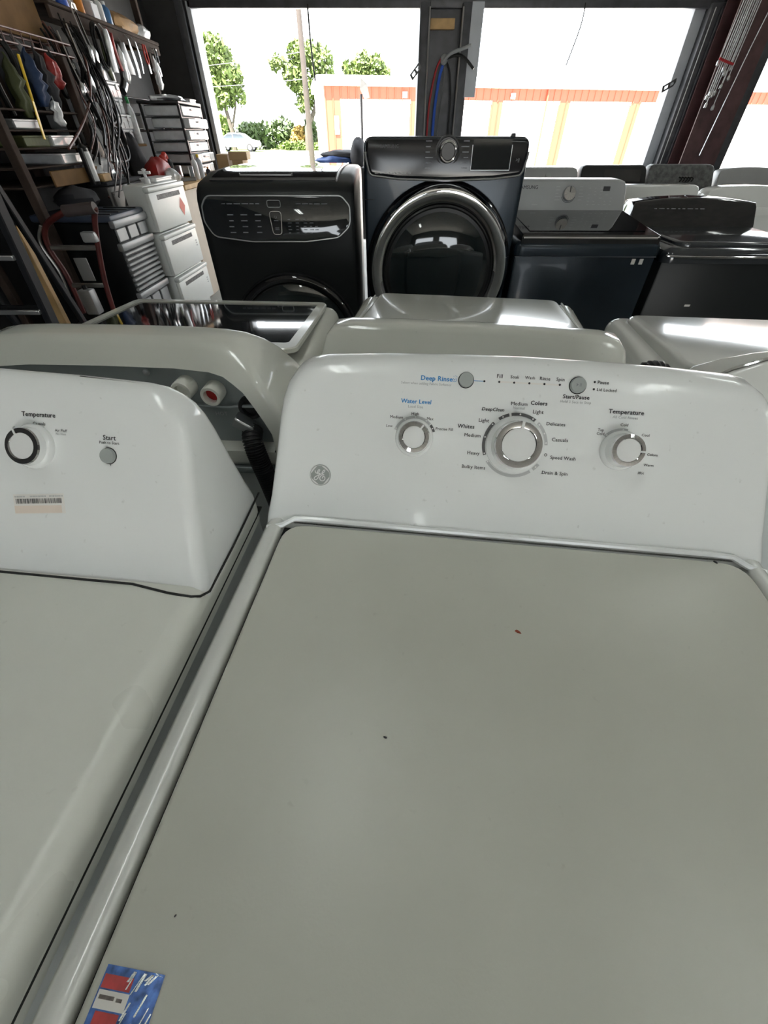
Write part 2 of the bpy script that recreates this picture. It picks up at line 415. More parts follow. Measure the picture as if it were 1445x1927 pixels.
def leaves(mb, blobs, n, size, rnd):
    tot = sum(b[3] * b[4] * b[5] for b in blobs)
    for (x, y, z, a, b, c) in blobs:
        for _ in range(int(n * a * b * c / tot) + 10):
            while True:
                p = Vector((rnd.uniform(-1, 1), rnd.uniform(-1, 1), rnd.uniform(-1, 1)))
                if .3 < p.length < 1: break
            q = Vector((x + p.x * a, y + p.y * b, z + p.z * c)); s = size * rnd.uniform(.5, 1.3)
            u = Vector((rnd.gauss(0, 1), rnd.gauss(0, 1), rnd.gauss(0, 1))).normalized(); w = u.orthogonal().normalized() * s * .55; u = u * s
            mb.add([q - u, q + w, q + u, q - w], [(0, 1, 2, 3)])
def tree(name, label, base, blobs, limbs, n, size, mat, seed, group=None):
    rnd = random.Random(seed); t = thing(name, label, 'tree', base, 0, group)
    tk = MB()
    for pts, r in limbs: tk.tube(pts, r, 8)
    obj('trunk', tk, 'bark', t)
    lf = MB(); leaves(lf, blobs, n, size, rnd); obj('crown', lf, mat, t, recalc=False)
    return t
tree('leafy_tree', 'tall light green tree standing beyond the white car', (-16.6, 60, 0),
     [(0, 0, 7.0, 1.5, 1.5, 1.5), (-.7, 0, 5.3, 1.3, 1.2, 1.1), (.9, 0, 5.6, 1.3, 1.2, 1.2), (1.6, 0, 4.6, .6, .8, 1.2), (-.9, 0, 4.0, .9, 1, .9), (.2, 0, 4.0, .9, 1, .8), (-.5, 0, 7.9, .7, .7, .7)],
     [([(0, 0, 0), (.1, 0, 1.6), (-.2, 0, 3.5), (.2, 0, 6)], [.30, .24, .18, .08]), ([(-.1, 0, 1.2), (.9, 0, 3.4), (1.3, 0, 5)], [.14, .1, .05])], 2600, .26, 'leaf_bright', 1)
tree('leafy_tree', 'wide leafy tree behind the leaning utility pole', (-7.8, 60, 0),
     [(-.2, 0, 7.2, 1.7, 1.3, 1.0), (1.5, 0, 6.3, 1.3, 1.2, 1.5), (-1.2, 0, 5.6, 1.4, 1.2, 1.1), (-2.9, 0, 6.5, 1.0, .8, .6), (.3, 0, 4.6, 1.8, 1.2, .9), (2.2, 0, 4.2, .8, .8, 1.2), (-.6, 0, 3.6, 1.0, .9, .6)],
     [([(-.6, 0, 0), (-.5, 0, 1.8), (.6, 0, 3.4), (.7, 0, 5.6)], [.34, .28, .2, .08]), ([(.4, 0, 3), (1.6, 0, 4.6)], [.14, .06]), ([(.5, 0, 4), (-1.4, 0, 5.8)], [.12, .05])], 3000, .26, 'leaf_bright', 2)
tree('leafy_tree', 'round green treetop showing above the white roof edge', (-2.2, 62, 0),
     [(-1.3, 0, 6.1, 1.1, 1, .8), (0, 0, 6.6, 1.0, 1, 1.0), (1.3, 0, 6.4, 1.1, 1, .9), (2.3, 0, 6.0, .6, .8, .5), (0, 0, 5.4, 2.2, 1, 1)],
     [([(0, 0, 0), (0, 0, 5.5)], [.3, .12])], 2200, .26, 'leaf_bright', 3)
tree('leafy_tree', 'small bit of treetop beside the bay post above the roof', (7.3, 62, 0),
     [(0, 0, 5.7, .9, .8, .8), (1.3, 0, 5.8, .35, .35, .2)], [([(0, 0, 0), (0, 0, 5.2)], [.25, .1])], 420, .2, 'leaf_bright', 4)
def bush(label, base, blobs, n, size, mat, seed):
    rnd = random.Random(seed); lf = MB(); leaves(lf, blobs, n, size, rnd)
    return tag(obj('roadside_bush', lf, mat, loc=base, recalc=False), label, 'bush', 'bushes across the road')
bush('low dark green bushes spreading behind the white car', (-13.6, 64, 0), [(0, 0, 1.2, 3.2, 1, 1.2), (2, 0, 1.7, 1.6, 1, 1.1), (-2.2, 0, 1.6, 1.4, 1, .8)], 1500, .3, 'leaf_mid', 5)
bush('dry yellow bush between the two tall trees', (-9.6, 63, 0), [(0, 0, .9, 1.1, .8, 1.1), (.9, 0, 1.2, .6, .6, .9)], 900, .3, 'leaf_dry', 6)
bush('dry orange bush at the foot of the utility pole', (-6.9, 63, 0), [(0, 0, 1.0, .9, .8, 1.3)], 700, .28, 'leaf_dry', 7)
bush('green bush growing around the wide tree trunk', (-8.3, 62.5, 0), [(0, 0, 1.6, .7, .7, 1.3)], 600, .25, 'leaf_mid', 8)
bush('shady bush between utility pole and red building', (-5.3, 64, 0), [(0, 0, 1.2, 1.0, .8, 1.5), (.4, 0, 2.6, .5, .5, .8)], 700, .25, 'leaf_mid', 9)
bush('green bush under the tall tree by the car', (-18.2, 63, 0), [(0, 0, 1.4, 1.2, .8, 1.6)], 700, .28, 'leaf_bright', 10)
bush('short green hedge along the far verge', (-9.2, 60.5, 0), [(0, 0, .35, 2.6, .4, .45)], 700, .2, 'leaf_bright', 11)

p = thing('utility_pole', 'tall bare wooden utility pole beside the red building', 'pole', (-4.45, 33, 0))
obj('shaft', MB().tube([(0, 0, 0), (.0, 0, 9.5)], [.17, .12], 12), 'pole_wood', p)
def wire(label, a, b, sag, r, mat, name='overhead_wire', n=14, cat='wire', group=None):
    a = Vector(a); b = Vector(b); pts = []
    for i in range(n + 1):
        q = i / n; v = a.lerp(b, q); v.z -= sag * 4 * q * (1 - q); pts.append(v)
    return tag(obj(name, MB().tube(pts, r, 6), mat), label, cat, group)
for z, hl in ((4.6, 'upper'), (3.6, 'lower')):
    wire('%s pale overhead wire running from the utility pole past the far tree' % hl, (-4.45, 33, z), (-30, 60, z + 1.4), .3, .014, 'cable_grey', group='overhead wires')

# white car on the road
cr = thing('parked_car', 'white sedan parked across the road under the tall tree', 'car', (-15.3, 57.0, 0.0), R(0))
side = [(-2.2, .35), (2.2, .35), (2.25, .62), (2.1, .82), (1.35, .95), (.75, 1.36), (.2, 1.45), (-.7, 1.43), (-1.5, 1.02), (-2.15, .92), (-2.25, .6)]
cb = MB(); prism(cb, round_poly(side, .12, 3), lambda z: -.88 + max(0, z - .9) * .35, lambda z: .88 - max(0, z - .9) * .35, .08, 3); obj('body', cb, 'car_white', cr)
for pl in ([(-1.32, 1.02), (-.3, 1.02), (-.3, 1.36), (-.72, 1.36)], [(-.22, 1.02), (1.05, 1.02), (.65, 1.32), (.2, 1.37), (-.22, 1.37)]):
    g = MB(); prism(g, pl, lambda z: -.89 + max(0, z - .9) * .35, lambda z: -.8, .01, 1); obj('side_window', g, 'car_glass', cr)
for x in (-1.4, 1.35):
    for y in (-.82, .82):
        w = obj('wheel', MB().lathe([(.0, -.1), (.26, -.1), (.32, -.07), (.32, .07), (.26, .1), (0, .1)], 20), 'tyre', cr, (x, y, .32), (R(90), 0, 0))
        obj('hub', MB().lathe([(0, -.11), (.17, -.11), (.19, -.09), (.19, .11), (0, .11)], 14), 'brushed', w)
hs = thing('far_house', 'small white house half hidden by the far bushes', 'house', (-11.2, 74, 0))
obj('wall', MB().box((-1.6, 0, 0), (1.6, 3, 1.9)), 'door_white', hs)
obj('roof', MB().add([(-1.8, -.2, 1.9), (1.8, -.2, 1.9), (1.8, 3.2, 1.9), (-1.8, 3.2, 1.9), (-1.8, 1.5, 2.6), (1.8, 1.5, 2.6)], [(0, 1, 5, 4), (2, 3, 4, 5), (0, 4, 3), (1, 2, 5), (0, 3, 2, 1)]), 'roof_white', hs)
obj('window', MB().box((-.3, -.03, .8), (.3, .02, 1.4)), 'car_glass', hs)
hs = thing('far_shed', 'low white shed behind the white car', 'shed', (-18.4, 70, 0))
obj('wall', MB().box((-2.2, 0, 0), (2.2, 3, 1.5)), 'door_white', hs)
obj('roof', MB().add([(-2.4, -.3, 1.5), (2.4, -.3, 1.5), (2.4, 3.2, 1.9), (-2.4, 3.2, 1.9), (-2.4, -.3, 1.6), (2.4, -.3, 1.6), (2.4, 3.2, 2.0), (-2.4, 3.2, 2.0)], [(0, 1, 2, 3), (4, 7, 6, 5), (0, 4, 5, 1), (1, 5, 6, 2), (2, 6, 7, 3), (3, 7, 4, 0)]), 'roof_white', hs)
# things standing just outside the bay
t = thing('sign_stand', 'thin dark pole with a grey flag standing outside the first bay', 'pole', (-.38, 9.6, -.02))
obj('rod', MB().tube([(0, 0, .0), (0, 0, 1.86)], .022, 8), 'black_plastic', t)
fl = MB(); fl.add([(0, 0, 2.05), (.10, .01, 1.98), (.14, .0, 1.82), (.05, -.01, 1.80), (-.02, 0, 1.92), (0, .012, 2.05), (.10, .022, 1.98), (.14, .012, 1.82), (.05, .002, 1.80), (-.02, .012, 1.92)], [(0, 1, 2, 3, 4), (9, 8, 7, 6, 5), (0, 5, 6, 1), (1, 6, 7, 2), (2, 7, 8, 3), (3, 8, 9, 4), (4, 9, 5, 0)])
obj('flag', fl, 'metal_box', t)
obj('foot', MB().rbox((-.25, -.2, 0), (.25, .2, .06), .02), 'black_plastic', t)

# ================================================================== near row: washer and dryer with knob consoles
GE_TEXT = [('B', 'Deep Rinse', -0.11, 0.2104, 0.0416), ('G', 'Select when adding Fabric Softener', -0.1235, 0.2032, 0.0671), ('K', 'Fill', -0.0281, 0.2177, 0.0072), ('K', 'Soak', -0.0086, 0.2177, 0.0111), ('K', 'Wash', 0.0106, 0.2177, 0.0125), ('K', 'Rinse', 0.0298, 0.2177, 0.013), ('K', 'Spin', 0.0493, 0.2177, 0.0102), ('K', 'Pause', 0.1028, 0.2166, 0.0137), ('K', 'Lid Locked', 0.1082, 0.2075, 0.0241), ('KB', 'Start/Pause', 0.0718, 0.1967, 0.033), ('G', 'Hold 3 Secs to Stop', 0.072, 0.1904, 0.0385), ('B', 'Water Level', -0.135, 0.1792, 0.0405), ('G', 'Load Size', -0.1351, 0.1724, 0.0201), ('K', 'Low', -0.1689, 0.1449, 0.0085), ('K', 'Medium', -0.1599, 0.1572, 0.0174), ('K', 'High', -0.1349, 0.1629, 0.01), ('K', 'Max', -0.1141, 0.1576, 0.0086), ('K', 'Precise Fill', -0.094, 0.1451, 0.0229), ('KI', 'DeepClean', -0.0322, 0.1749, 0.029), ('K', 'Medium', 0.001, 0.184, 0.0209), ('G', 'Normal', 0.0011, 0.1787, 0.0149), ('KB', 'Colors', 0.0261, 0.1862, 0.021), ('K', 'Light', 0.0265, 0.175, 0.0134), ('K', 'Delicates', 0.0509, 0.1608, 0.0239), ('K', 'Casuals', 0.0588, 0.1407, 0.0207), ('K', 'Speed Wash', 0.0655, 0.1173, 0.0326), ('K', 'Drain & Spin', 0.0577, 0.0966, 0.0333), ('K', 'Bulky Items', -0.0498, 0.097, 0.0314), ('K', 'Heavy', -0.0519, 0.1159, 0.0162), ('K', 'Medium', -0.0556, 0.1394, 0.0213), ('KB', 'Whites', -0.0654, 0.1506, 0.0222), ('K', 'Light', -0.0425, 0.1599, 0.0133), ('KB', 'Temperature', 0.1365, 0.1814, 0.0435), ('G', 'All Cold Rinses', 0.1362, 0.1746, 0.0312), ('K', 'Cold', 0.1366, 0.1653, 0.0095), ('K', 'Cool', 0.1646, 0.1539, 0.0095), ('K', 'Tap', 0.1084, 0.1572, 0.0075), ('K', 'Cold', 0.1086, 0.1523, 0.0095), ('K', 'Colors', 0.1769, 0.1295, 0.0129), ('K', 'Warm', 0.1744, 0.1159, 0.0123), ('K', 'Hot', 0.1667, 0.1051, 0.0073)]
DR_TEXT = [('KB', 'Temperature', 0.1299, 0.2002, 0.0441), ('K', 'Cottons', 0.1036, 0.1822, 0.0171), ('G', 'Regular', 0.1036, 0.1778, 0.0124), ('K', 'Casuals', 0.1304, 0.1895, 0.0164), ('G', 'Medium', 0.1302, 0.1854, 0.013), ('K', 'Air Fluff', 0.1588, 0.1827, 0.016), ('G', 'No Heat', 0.1587, 0.1785, 0.0132), ('KB', 'Start', 0.2212, 0.1775, 0.0163), ('K', 'Push to Start', 0.2209, 0.1716, 0.0255)]

def smooth(pts, n=5):
    pts = [Vector(p) for p in pts]; out = []
    for i in range(len(pts) - 1):
        a = pts[max(i - 1, 0)]; b = pts[i]; c = pts[i + 1]; d = pts[min(i + 2, len(pts) - 1)]
        for k in range(n):
            t = k / n
            out.append(.5 * ((2 * b) + (c - a) * t + (2 * a - 5 * b + 4 * c - d) * t * t + (3 * b - a - 3 * c + d) * t ** 3))
    out.append(pts[-1]); return out
def ribbon(mb, pts, w, mx, z):
    vs = []; fs = []; n = len(pts)
    for i, p in enumerate(pts):
        t = (pts[min(i + 1, n - 1)] - pts[max(i - 1, 0)]).normalized(); q = Vector((-t.y, t.x)) * w / 2
        vs += [(p.x + q.x, p.y + q.y, z), (p.x - q.x, p.y - q.y, z)]
        if i: k = 2 * i; fs.append((k - 2, k, k + 1, k - 1))
    mb.add(vs, fs, mx)

def big_console(root, top_v, lean, rise, mat, taper=0.0):
    k = top_v / .2345
    half = [(0.0, .2345), (.09, .2325), (.18, .229), (.265, .2225), (.288, .217), (.304, .206), (.316, .191), (.323, .170), (.327, .143), (.331, .09), (.337, .029), (.342, .0), (.343, -.02)]
    s = rise / math.hypot(lean, rise)
    pts = [(x * (1 - taper * max(0, v) / .2345), .95 + v * k * s) for x, v in half]
    out = [(-x, z) for x, z in pts] + [(x, z) for x, z in reversed(pts[1:])]
    # start at the top centre and run down the left side, along the bottom and up the right: counter-clockwise
    bot = [(x, pts[-1][1]) for x in (-.31, -.2, 0, .2, .31)]
    out = [(-x, z) for x, z in pts] + bot + [(x, z) for x, z in reversed(pts[1:])]
    mb = MB(); prism(mb, out, lambda z: (z - .95) * lean / rise, lambda z: .188 - max(0, z - .96) * .08, .016, 5)
    return obj('console', mb, mat, root, ang=50)

def lettering(root, data, mx):
    for s, t, x, v, w in data:
        mb = MB(); text(mb, t, x, v, w, mx, bold=.026 if s in ('B', 'KB', 'KI') else .012, shear=.18 if s == 'KI' else 0)
        obj('lettering', mb, {'K': 'ink_black', 'G': 'ink_grey', 'B': 'ink_blue'}[s[0]], root, recalc=False)

def knob(root, mx, x, v, r, h, notch, name='knob'):
    m = mx @ Matrix.Translation((x, v, 0))
    k = obj(name, MB().lathe([(r * 1.24, 0), (r * 1.24, .003), (r * 1.16, .006), (r * 1.05, .0075), (r * 1.0, h * .8), (r * .99, h * .88)], 40, m), 'white_plastic', root)
    obj('chrome_ring', MB().lathe([(r * .99, h * .86), (r * 1.0, h * .9), (r * .96, h), (r * .74, h * 1.02), (r * .70, h * .99), (r * .69, h * .9)], 48, m, False), 'chrome', k)
    obj('cap', MB().lathe([(r * .70, h * .92), (r * .69, h * .985), (r * .5, h * .995), (0, h)], 40, m), 'knob_white', k)
    a = R(-notch); nm = m @ Matrix.Rotation(a, 4, 'Z')
    obj('pointer', MB().box((-r * .055, r * .66, h * .9), (r * .055, r * .975, h * 1.03), nm), 'knob_white', k)
    return k

def push_button(root, mx, x, v, r, mat='button_grey'):
    m = mx @ Matrix.Translation((x, v, 0))
    b = obj('button', MB().lathe([(r, 0), (r, .0035), (r * .93, .005), (0, .0053)], 32, m), mat, root)
    obj('seam', MB().lathe([(r * 1.10, .0002), (r * 1.10, .0007), (r * 1.0, .0007), (r * 1.0, .0002)], 32, m), 'gap_dark', b)
    return b

# ---- the washer in the middle
W = thing('washing_machine', 'white top-loading washer nearest the camera with three chrome-ringed knobs and closed lid', 'washing machine', (.165, .376, 0), R(-7))
cab = MB(); cab.rbox((-.338, -.51, .03), (.338, .19, .925), .012, 2); obj('cabinet', cab, 'side_steel', W)
for sx in (-.29, .29):
    for y in (-.45, .14): obj('foot', MB().lathe([(.022, 0), (.022, .012), (.012, .014), (.012, .035)], 12, Matrix.Translation((sx, y, 0))), 'black_plastic', W)
dk = MB(); slab(dk, rrect(-.343, -.53, .343, .195, .035), .938, .90, .012, 4); deck = obj('top_deck', dk, 'white_enamel', W)
def rail(sgn):
    prof = [(.343, .905), (.3445, .925), (.341, .940), (.333, .9495), (.325, .9525), (.318, .9525), (.3145, .950), (.3135, .945), (.3135, .936)]
    rings = [[(sgn * x, y, z) for x, z in prof] for y in (-.50, -.2, .03)]
    mb = MB(); mb.loft(rings, False, False, False); return mb
for s in (-1, 1): obj('side_rail', rail(s), 'white_enamel', W, ang=60)
fr = MB(); fr.rbox((-.34, -.532, .90), (.34, -.497, .9525), .014, 3); obj('front_rail', fr, 'white_enamel', W)
gp = MB(); gp.box((-.3135, -.497, .9375), (.3135, .02, .939)); obj('lid_gap_shade', gp, 'gap_dark', W)  # dark sheet below the lid, shade of the gap put into its colour
ld = MB(); slab(ld, round_poly([(-.3075, -.49), (.3075, -.49), (.3075, -.008), (-.3075, -.008)], [.02, .02, .035, .035], 6), .9545, .940, .005, 3)
lid = obj('lid', ld, 'dusty_lid', W, ang=50)
con = big_console(W, .2345, .133, .19, 'white_plastic')
lip = MB(); lip.tube([(-.335, -.012, .945), (-.312, -.010, .951), (-.297, .001, .9545), (-.27, .0015, .9555), (0, .0015, .9555), (.27, .0015, .9555), (.297, .001, .9545), (.312, -.010, .951), (.335, -.012, .945)], .0045, 8)
obj('console_lip', lip, 'white_plastic', W)
PM = frame((0, 0, .95), (1, 0, 0), (0, .133, .19))
lettering(W, GE_TEXT, PM)
dt = MB()
for x, v in [(-0.0281, 0.2106), (-0.0089, 0.2106), (0.0105, 0.2109), (0.0297, 0.2109), (0.0491, 0.211), (-0.0474, 0.2104), (0.092, 0.2168), (0.0921, 0.2078)]: disc(dt, x, v, .0014, PM, .0009)
obj('indicator_light', dt, 'ink_black', W, recalc=False)
gb_ = MB(); bar(gb_, -.029, .2098, .05, .2118, PM, .0004); obj('indicator_band', gb_, 'paper', W, recalc=False)
bl = MB(); bar(bl, -.0615, .2100, -.0480, .2108, PM, .0006)
arc(bl, -.0862, .2100, .0022, .0027, 30, 330, PM, .0006); disc(bl, -.0862, .2102, .0007, PM)
for dx, dy in ((-.0015, .0045), (.001, .0052), (.0024, .0042)): disc(bl, -.0862 + dx, .2102 + dy, .0004, PM, n=8)
obj('blue_marks', bl, 'ink_blue', W, recalc=False)
C0 = (.001, .130)
def band(c, r0, r1, a0, a1, mat, z=.0006):
    mb = MB(); arc(mb, *c, r0, r1, a0, a1, PM, z); obj('dial_band', mb, mat, W, recalc=False)
for a0, a1 in ((-112, -47), (-36, -16), (-12, 34)): band(C0, .0388, .0428, a0, a1, 'dial_dark')
band((-.134, .131), .0262, .0296, 49, 70, 'dial_dark'); band((.0428, .1202), .0012, .0020, 0, 360, 'dial_dark', .0008)
for a0, a1 in ((-124, -216), (138, 124), (41, 86)): band(C0, .0388, .0428, a0, a1, 'dial_grey')
band((-.134, .131), .0262, .0296, -70, 46, 'dial_grey'); band((.136, .131), .0262, .0300, -50, 12, 'dial_grey')
aw = MB()
for a in (-109, -78, -51, -28, 4, 29, 45, 64, 82, 131, -126): disc(aw, C0[0] + .0408 * math.sin(R(a)), C0[1] + .0408 * math.cos(R(a)), .0011, PM, .0010)
for a in (-66, -30, 0, 32, 60): disc(aw, -.134 + .0279 * math.sin(R(a)), .131 + .0279 * math.cos(R(a)), .0010, PM, .0010)
for a in (-44, 0): disc(aw, .136 + .0281 * math.sin(R(a)), .131 + .0281 * math.cos(R(a)), .0010, PM, .0010)
obj('dial_dots', aw, 'ink_white', W, recalc=False)
knob(W, PM, -.1338, .131, .0208, .020, 36); knob(W, PM, .001, .130, .0305, .026, 6); knob(W, PM, .1362, .1325, .0208, .024, 93)
push_button(W, PM, -.0713, .2105, .0095); b2 = push_button(W, PM, .0717, .2115, .0100)
sy = MB(); m2 = PM @ Matrix.Translation((.0717, .2115, .0056))
sy.add([(-.0035, .002, 0), (-.0005, 0, 0), (-.0035, -.002, 0), (-.0030, 0, 0)], [(0, 3, 1), (3, 2, 1)], m2); bar(sy, .0008, -.002, .0014, .002, m2, 0); bar(sy, .0024, -.002, .0030, .002, m2, 0)
obj('symbol', sy, 'ink_dim', b2, recalc=False)
bd = obj('badge', MB().lathe([(.0150, .0), (.0150, .0010), (.0143, .0016), (0, .0018)], 40, PM @ Matrix.Translation((-.2623, .0702, 0))), 'badge_grey', W)
mg = MB(); bm_ = PM @ Matrix.Translation((-.2623, .0702, .0019)) @ Matrix.Scale(.0147 / 285, 4)
path = [(485,385),(495,430),(530,460),(580,430),(615,375),(592,352),(560,400),(545,450),(570,478),(622,450),(600,520),(562,600),(510,642),(468,620),(482,570),(545,530),(640,485),(720,430),(757,380),(735,358),(695,400),(682,450),(712,482),(742,492),(680,505),(628,560),(632,625),(685,658),(748,635),(770,580),(742,535),(702,548),(698,592)]
ribbon(mg, smooth([((x - 630), (505 - y), 0) for x, y in path], 4), 24, bm_, 0)
arc(mg, 0, 0, 262, 272, 0, 360, bm_, 0, 48)
for a in (10, 100, 190, 280):
    vs = []; fs = []
    for i in range(11):
        q = i / 10; an = R(a + 62 * q); w = 34 * math.sin(math.pi * min(1, q + .08)) ** .8
        vs += [(math.sin(an) * 258, math.cos(an) * 258, 0), (math.sin(an) * (258 - w), math.cos(an) * (258 - w), 0)]
        if i: k = 2 * i; fs.append((k - 2, k, k + 1, k - 1))
    mg.add(vs, fs, bm_)
obj('monogram', mg, 'ink_white', bd, recalc=False)
# sticker on the lid
st = obj('sticker', MB().add([(-.300, -.48, .9551), (-.2595, -.48, .9551), (-.2595, -.4305, .9551), (-.300, -.4305, .9551)], [(0, 1, 2, 3)]), 'foil_blue', W, recalc=False)
def patch(name, x0, y0, x1, y1, mat, z=.9553): return obj(name, MB().add([(x0, y0, z), (x1, y0, z), (x1, y1, z), (x0, y1, z)], [(0, 1, 2, 3)]), mat, st, recalc=False)
patch('red_block', -.2990, -.4405, -.2790, -.4345, 'sticker_red'); patch('white_block', -.2990, -.4490, -.2780, -.4412, 'paper')
patch('print_line', -.2975, -.4450, -.2870, -.4432, 'sticker_grey', .9555); patch('print_line', -.2855, -.4452, -.2815, -.4436, 'sticker_grey', .9555)
patch('red_block', -.2960, -.4560, -.2800, -.4498, 'sticker_red'); patch('photo_block', -.2990, -.479, -.2780, -.4565, 'sticker_grey')
rr = random.Random(3); fo = MB()
for i in range(26):
    x = rr.uniform(-.284, -.2635); y = rr.uniform(-.478, -.430); L = rr.uniform(.004, .014); w = rr.uniform(.0006, .0016)
    fo.add([(x, y, .9556), (x + w, y, .9556), (x + w + L * .35, min(y + L, -.4315), .9556), (x + L * .35, min(y + L, -.4315), .9556)], [(0, 1, 2, 3)])
obj('foil_streaks', fo, 'foil_silver', st, recalc=False)
# corrugated drain hose standing up behind the washer
def corrugated(pts, r, pitch=.005, amp=.0016, n=14):
    P = smooth(pts, 16); L = [0]
    for i in range(1, len(P)): L.append(L[-1] + (P[i] - P[i - 1]).length)
    out = []; rs = []; m = int(L[-1] / pitch * 4); j = 0
    for i in range(m + 1):
        s = L[-1] * i / m
        while j < len(P) - 2 and L[j + 1] < s: j += 1
        q = (s - L[j]) / max(1e-9, L[j + 1] - L[j]); out.append(P[j].lerp(P[j + 1], q)); rs.append(r + amp * (1 if i % 4 in (0, 1) else -1))
    return MB().tube(out, rs, n)
obj('drain_hose', corrugated([(.19, .262, .6), (.19, .262, .98), (.197, .263, 1.04), (.212, .264, 1.074), (.23, .266, 1.083), (.248, .267, 1.074), (.263, .269, 1.04), (.27, .27, .98), (.27, .27, .6)], .0185), 'black_hose', W)

def crumb(name, label, x, y, z, sx, sy, rz, mat, cat):
    mb = MB(); r2 = random.Random(label)
    top = [(sx * math.cos(a) * r2.uniform(.7, 1.1), sy * math.sin(a) * r2.uniform(.7, 1.1)) for a in [i * math.pi / 4 for i in range(8)]]
    mb.loft([[(a, b, 0) for a, b in top], [(a * .8, b * .8, .0012) for a, b in top]])
    return tag(obj(name, mb, mat, loc=(x, y, z), rot=(0, 0, rz)), label, cat)
crumb('rust_flake', 'small reddish rust flake lying mid lid on the near washer', .150, .232, .9545, .0042, .0016, R(-35), 'rust', 'debris')
crumb('dirt_crumb', 'dark crumb on the near lid below the rust flake', .001, .124, .9545, .0022, .0009, R(-20), 'cloth_dark', 'debris')
crumb('dirt_crumb', 'black speck near the upper right corner of the washer lid', .432, .332, .9545, .0030, .0016, R(-50), 'cloth_dark', 'debris')
crumb('dirt_crumb', 'tiny brown speck on the lid above the sticker', -.149, .008, .9545, .0009, .0006, R(60), 'cloth_dark', 'debris')

# ---- the dryer beside it
D = thing('clothes_dryer', 'white dryer cut by the frame edge with barcode label on its console', 'dryer', (-.563, .33, 0), R(-6))
obj('cabinet', MB().rbox((-.338, -.51, .03), (.338, .19, .925), .012, 2), 'side_steel', D)
for sx in (-.29, .29):
    for y in (-.45, .14): obj('foot', MB().lathe([(.022, 0), (.022, .012), (.012, .014), (.012, .035)], 12, Matrix.Translation((sx, y, 0))), 'black_plastic', D)
dk = MB(); slab(dk, rrect(-.343, -.53, .343, .195, .03), .9505, .90, .022, 5); obj('top_panel', dk, 'dusty_top', D, ang=60)
obj('trim_seam', MB().box((-.3425, -.52, .912), (.3435, .19, .9145)), 'gap_dark', D)
big_console(D, .2475, .14, .19, 'white_plastic', .03)
sm = MB(); sm.tube([(-.34, -.012, .948), (-.25, -.004, .9512), (0, -.003, .9512), (.25, -.004, .9512), (.30, -.012, .9512), (.318, -.0135, .9512), (.330, -.013, .9492), (.338, -.008, .9440), (.3430, .004, .9380), (.345, .08, .940), (.345, .19, .944)], .0016, 6)
obj('console_seam', sm, 'gap_dark', D)
DM = frame((0, 0, .95), (1, 0, 0), (0, .14, .19))
lettering(D, DR_TEXT, DM)
knob(D, DM, .1225, .1615, .0222, .017, -28); push_button(D, DM, .2200, .1560, .0092)
obj('drip', MB().add([(.2195, .1475, .0006), (.2235, .1475, .0006), (.2222, .1436, .0006)], [(0, 1, 2)], DM), 'ink_dim', D, recalc=False)
LBm = DM @ Matrix.Translation((.1255, .0905, .0005)) @ Matrix.Rotation(R(5), 4, 'Z')
lb = obj('barcode_label', MB().add([(-.0345, -.0125, 0), (.0345, -.0125, 0), (.0345, .0125, 0), (-.0345, .0125, 0)], [(0, 1, 2, 3)], LBm), 'paper', D, recalc=False)
obj('tan_strip', MB().add([(-.034, -.0115, .0002), (.030, -.0115, .0002), (.030, -.002, .0002), (-.034, -.002, .0002)], [(0, 1, 2, 3)], LBm), 'paper_tan', lb, recalc=False)
bc = MB(); x = -.031; rr = random.Random(11)
while x < .030:
    w = rr.choice([.0004, .0006, .0009]); bar(bc, x, .0005, x + w, .0068, LBm, .0003); x += w + rr.choice([.0005, .0007, .0012])
obj('barcode', bc, 'ink_black', lb, recalc=False)
tx = MB()
for a, b in ((-.032, -.019), (-.011, -.006), (-.005, .002), (.003, .010), (.015, .020), (.021, .033)):
    x = a
    while x < b: bar(tx, x, .0086, x + .0009, .0104, LBm, .0003); x += .0016
obj('small_print', tx, 'ink_grey', lb, recalc=False)

# ================================================================== second row, standing back to back with the near row
def feet(root, hw=.29, y0=-.44, y1=.12):
    for sx in (-hw, hw):
        for y in (y0, y1): obj('foot', MB().lathe([(.022, 0), (.022, .012), (.012, .014), (.012, .045)], 12, Matrix.Translation((sx, y, 0))), 'black_plastic', root)
def mirror(half): return [(-x, z) for x, z in half] + [(x, z) for x, z in reversed(half[1:])]

def tilt(o, deg, y0=-.5, z0=.97):
    """raise the console side of a lid, hinged about its front edge"""
    o.matrix_local = Matrix.Translation((0, y0, z0)) @ Matrix.Rotation(R(deg), 4, 'X') @ Matrix.Translation((0, -y0, -z0))

# glass-lid washer, its back and inlets showing
G = thing('washing_machine', 'white washer with dark glass lid and open water inlets on its back', 'washing machine', (-.515, .882, 0), R(180 - 3.6))
obj('cabinet', MB().rbox((-.338, -.49, .04), (.338, .130, .93), .012, 2), 'side_steel', G); feet(G)
dk = MB(); slab(dk, rrect(-.345, -.51, .345, .125, .05), .968, .90, .035, 6); obj('top_deck', dk, 'old_enamel', G, ang=60)
lf = MB(); o_ = rrect(-.308, -.497, .308, -.06, .03); i_ = rrect(-.282, -.472, .282, -.10, .012)
lf.loft([[(x, y, .965) for x, y in o_], [(x, y, .974) for x, y in o_], [(x, y, .977) for x, y in inset(o_, .003)], [(x, y, .977) for x, y in i_], [(x, y, .966) for x, y in i_]], True, False, False)
lid = obj('lid', lf, 'old_enamel', G)
tilt(lid, 3.2)
gl = MB(); gl.loft([[(x, y, .966) for x, y in inset(i_, -.002)], [(x, y, .9735) for x, y in inset(i_, -.001)]]); obj('glass', gl, 'smoke_glass', lid)
lm = MB(); arc(lm, -.17, -.45, .008, .009, 0, 360, Matrix.Identity(4), .9740, 20); obj('printed_mark', lm, 'ink_dim', lid, recalc=False)
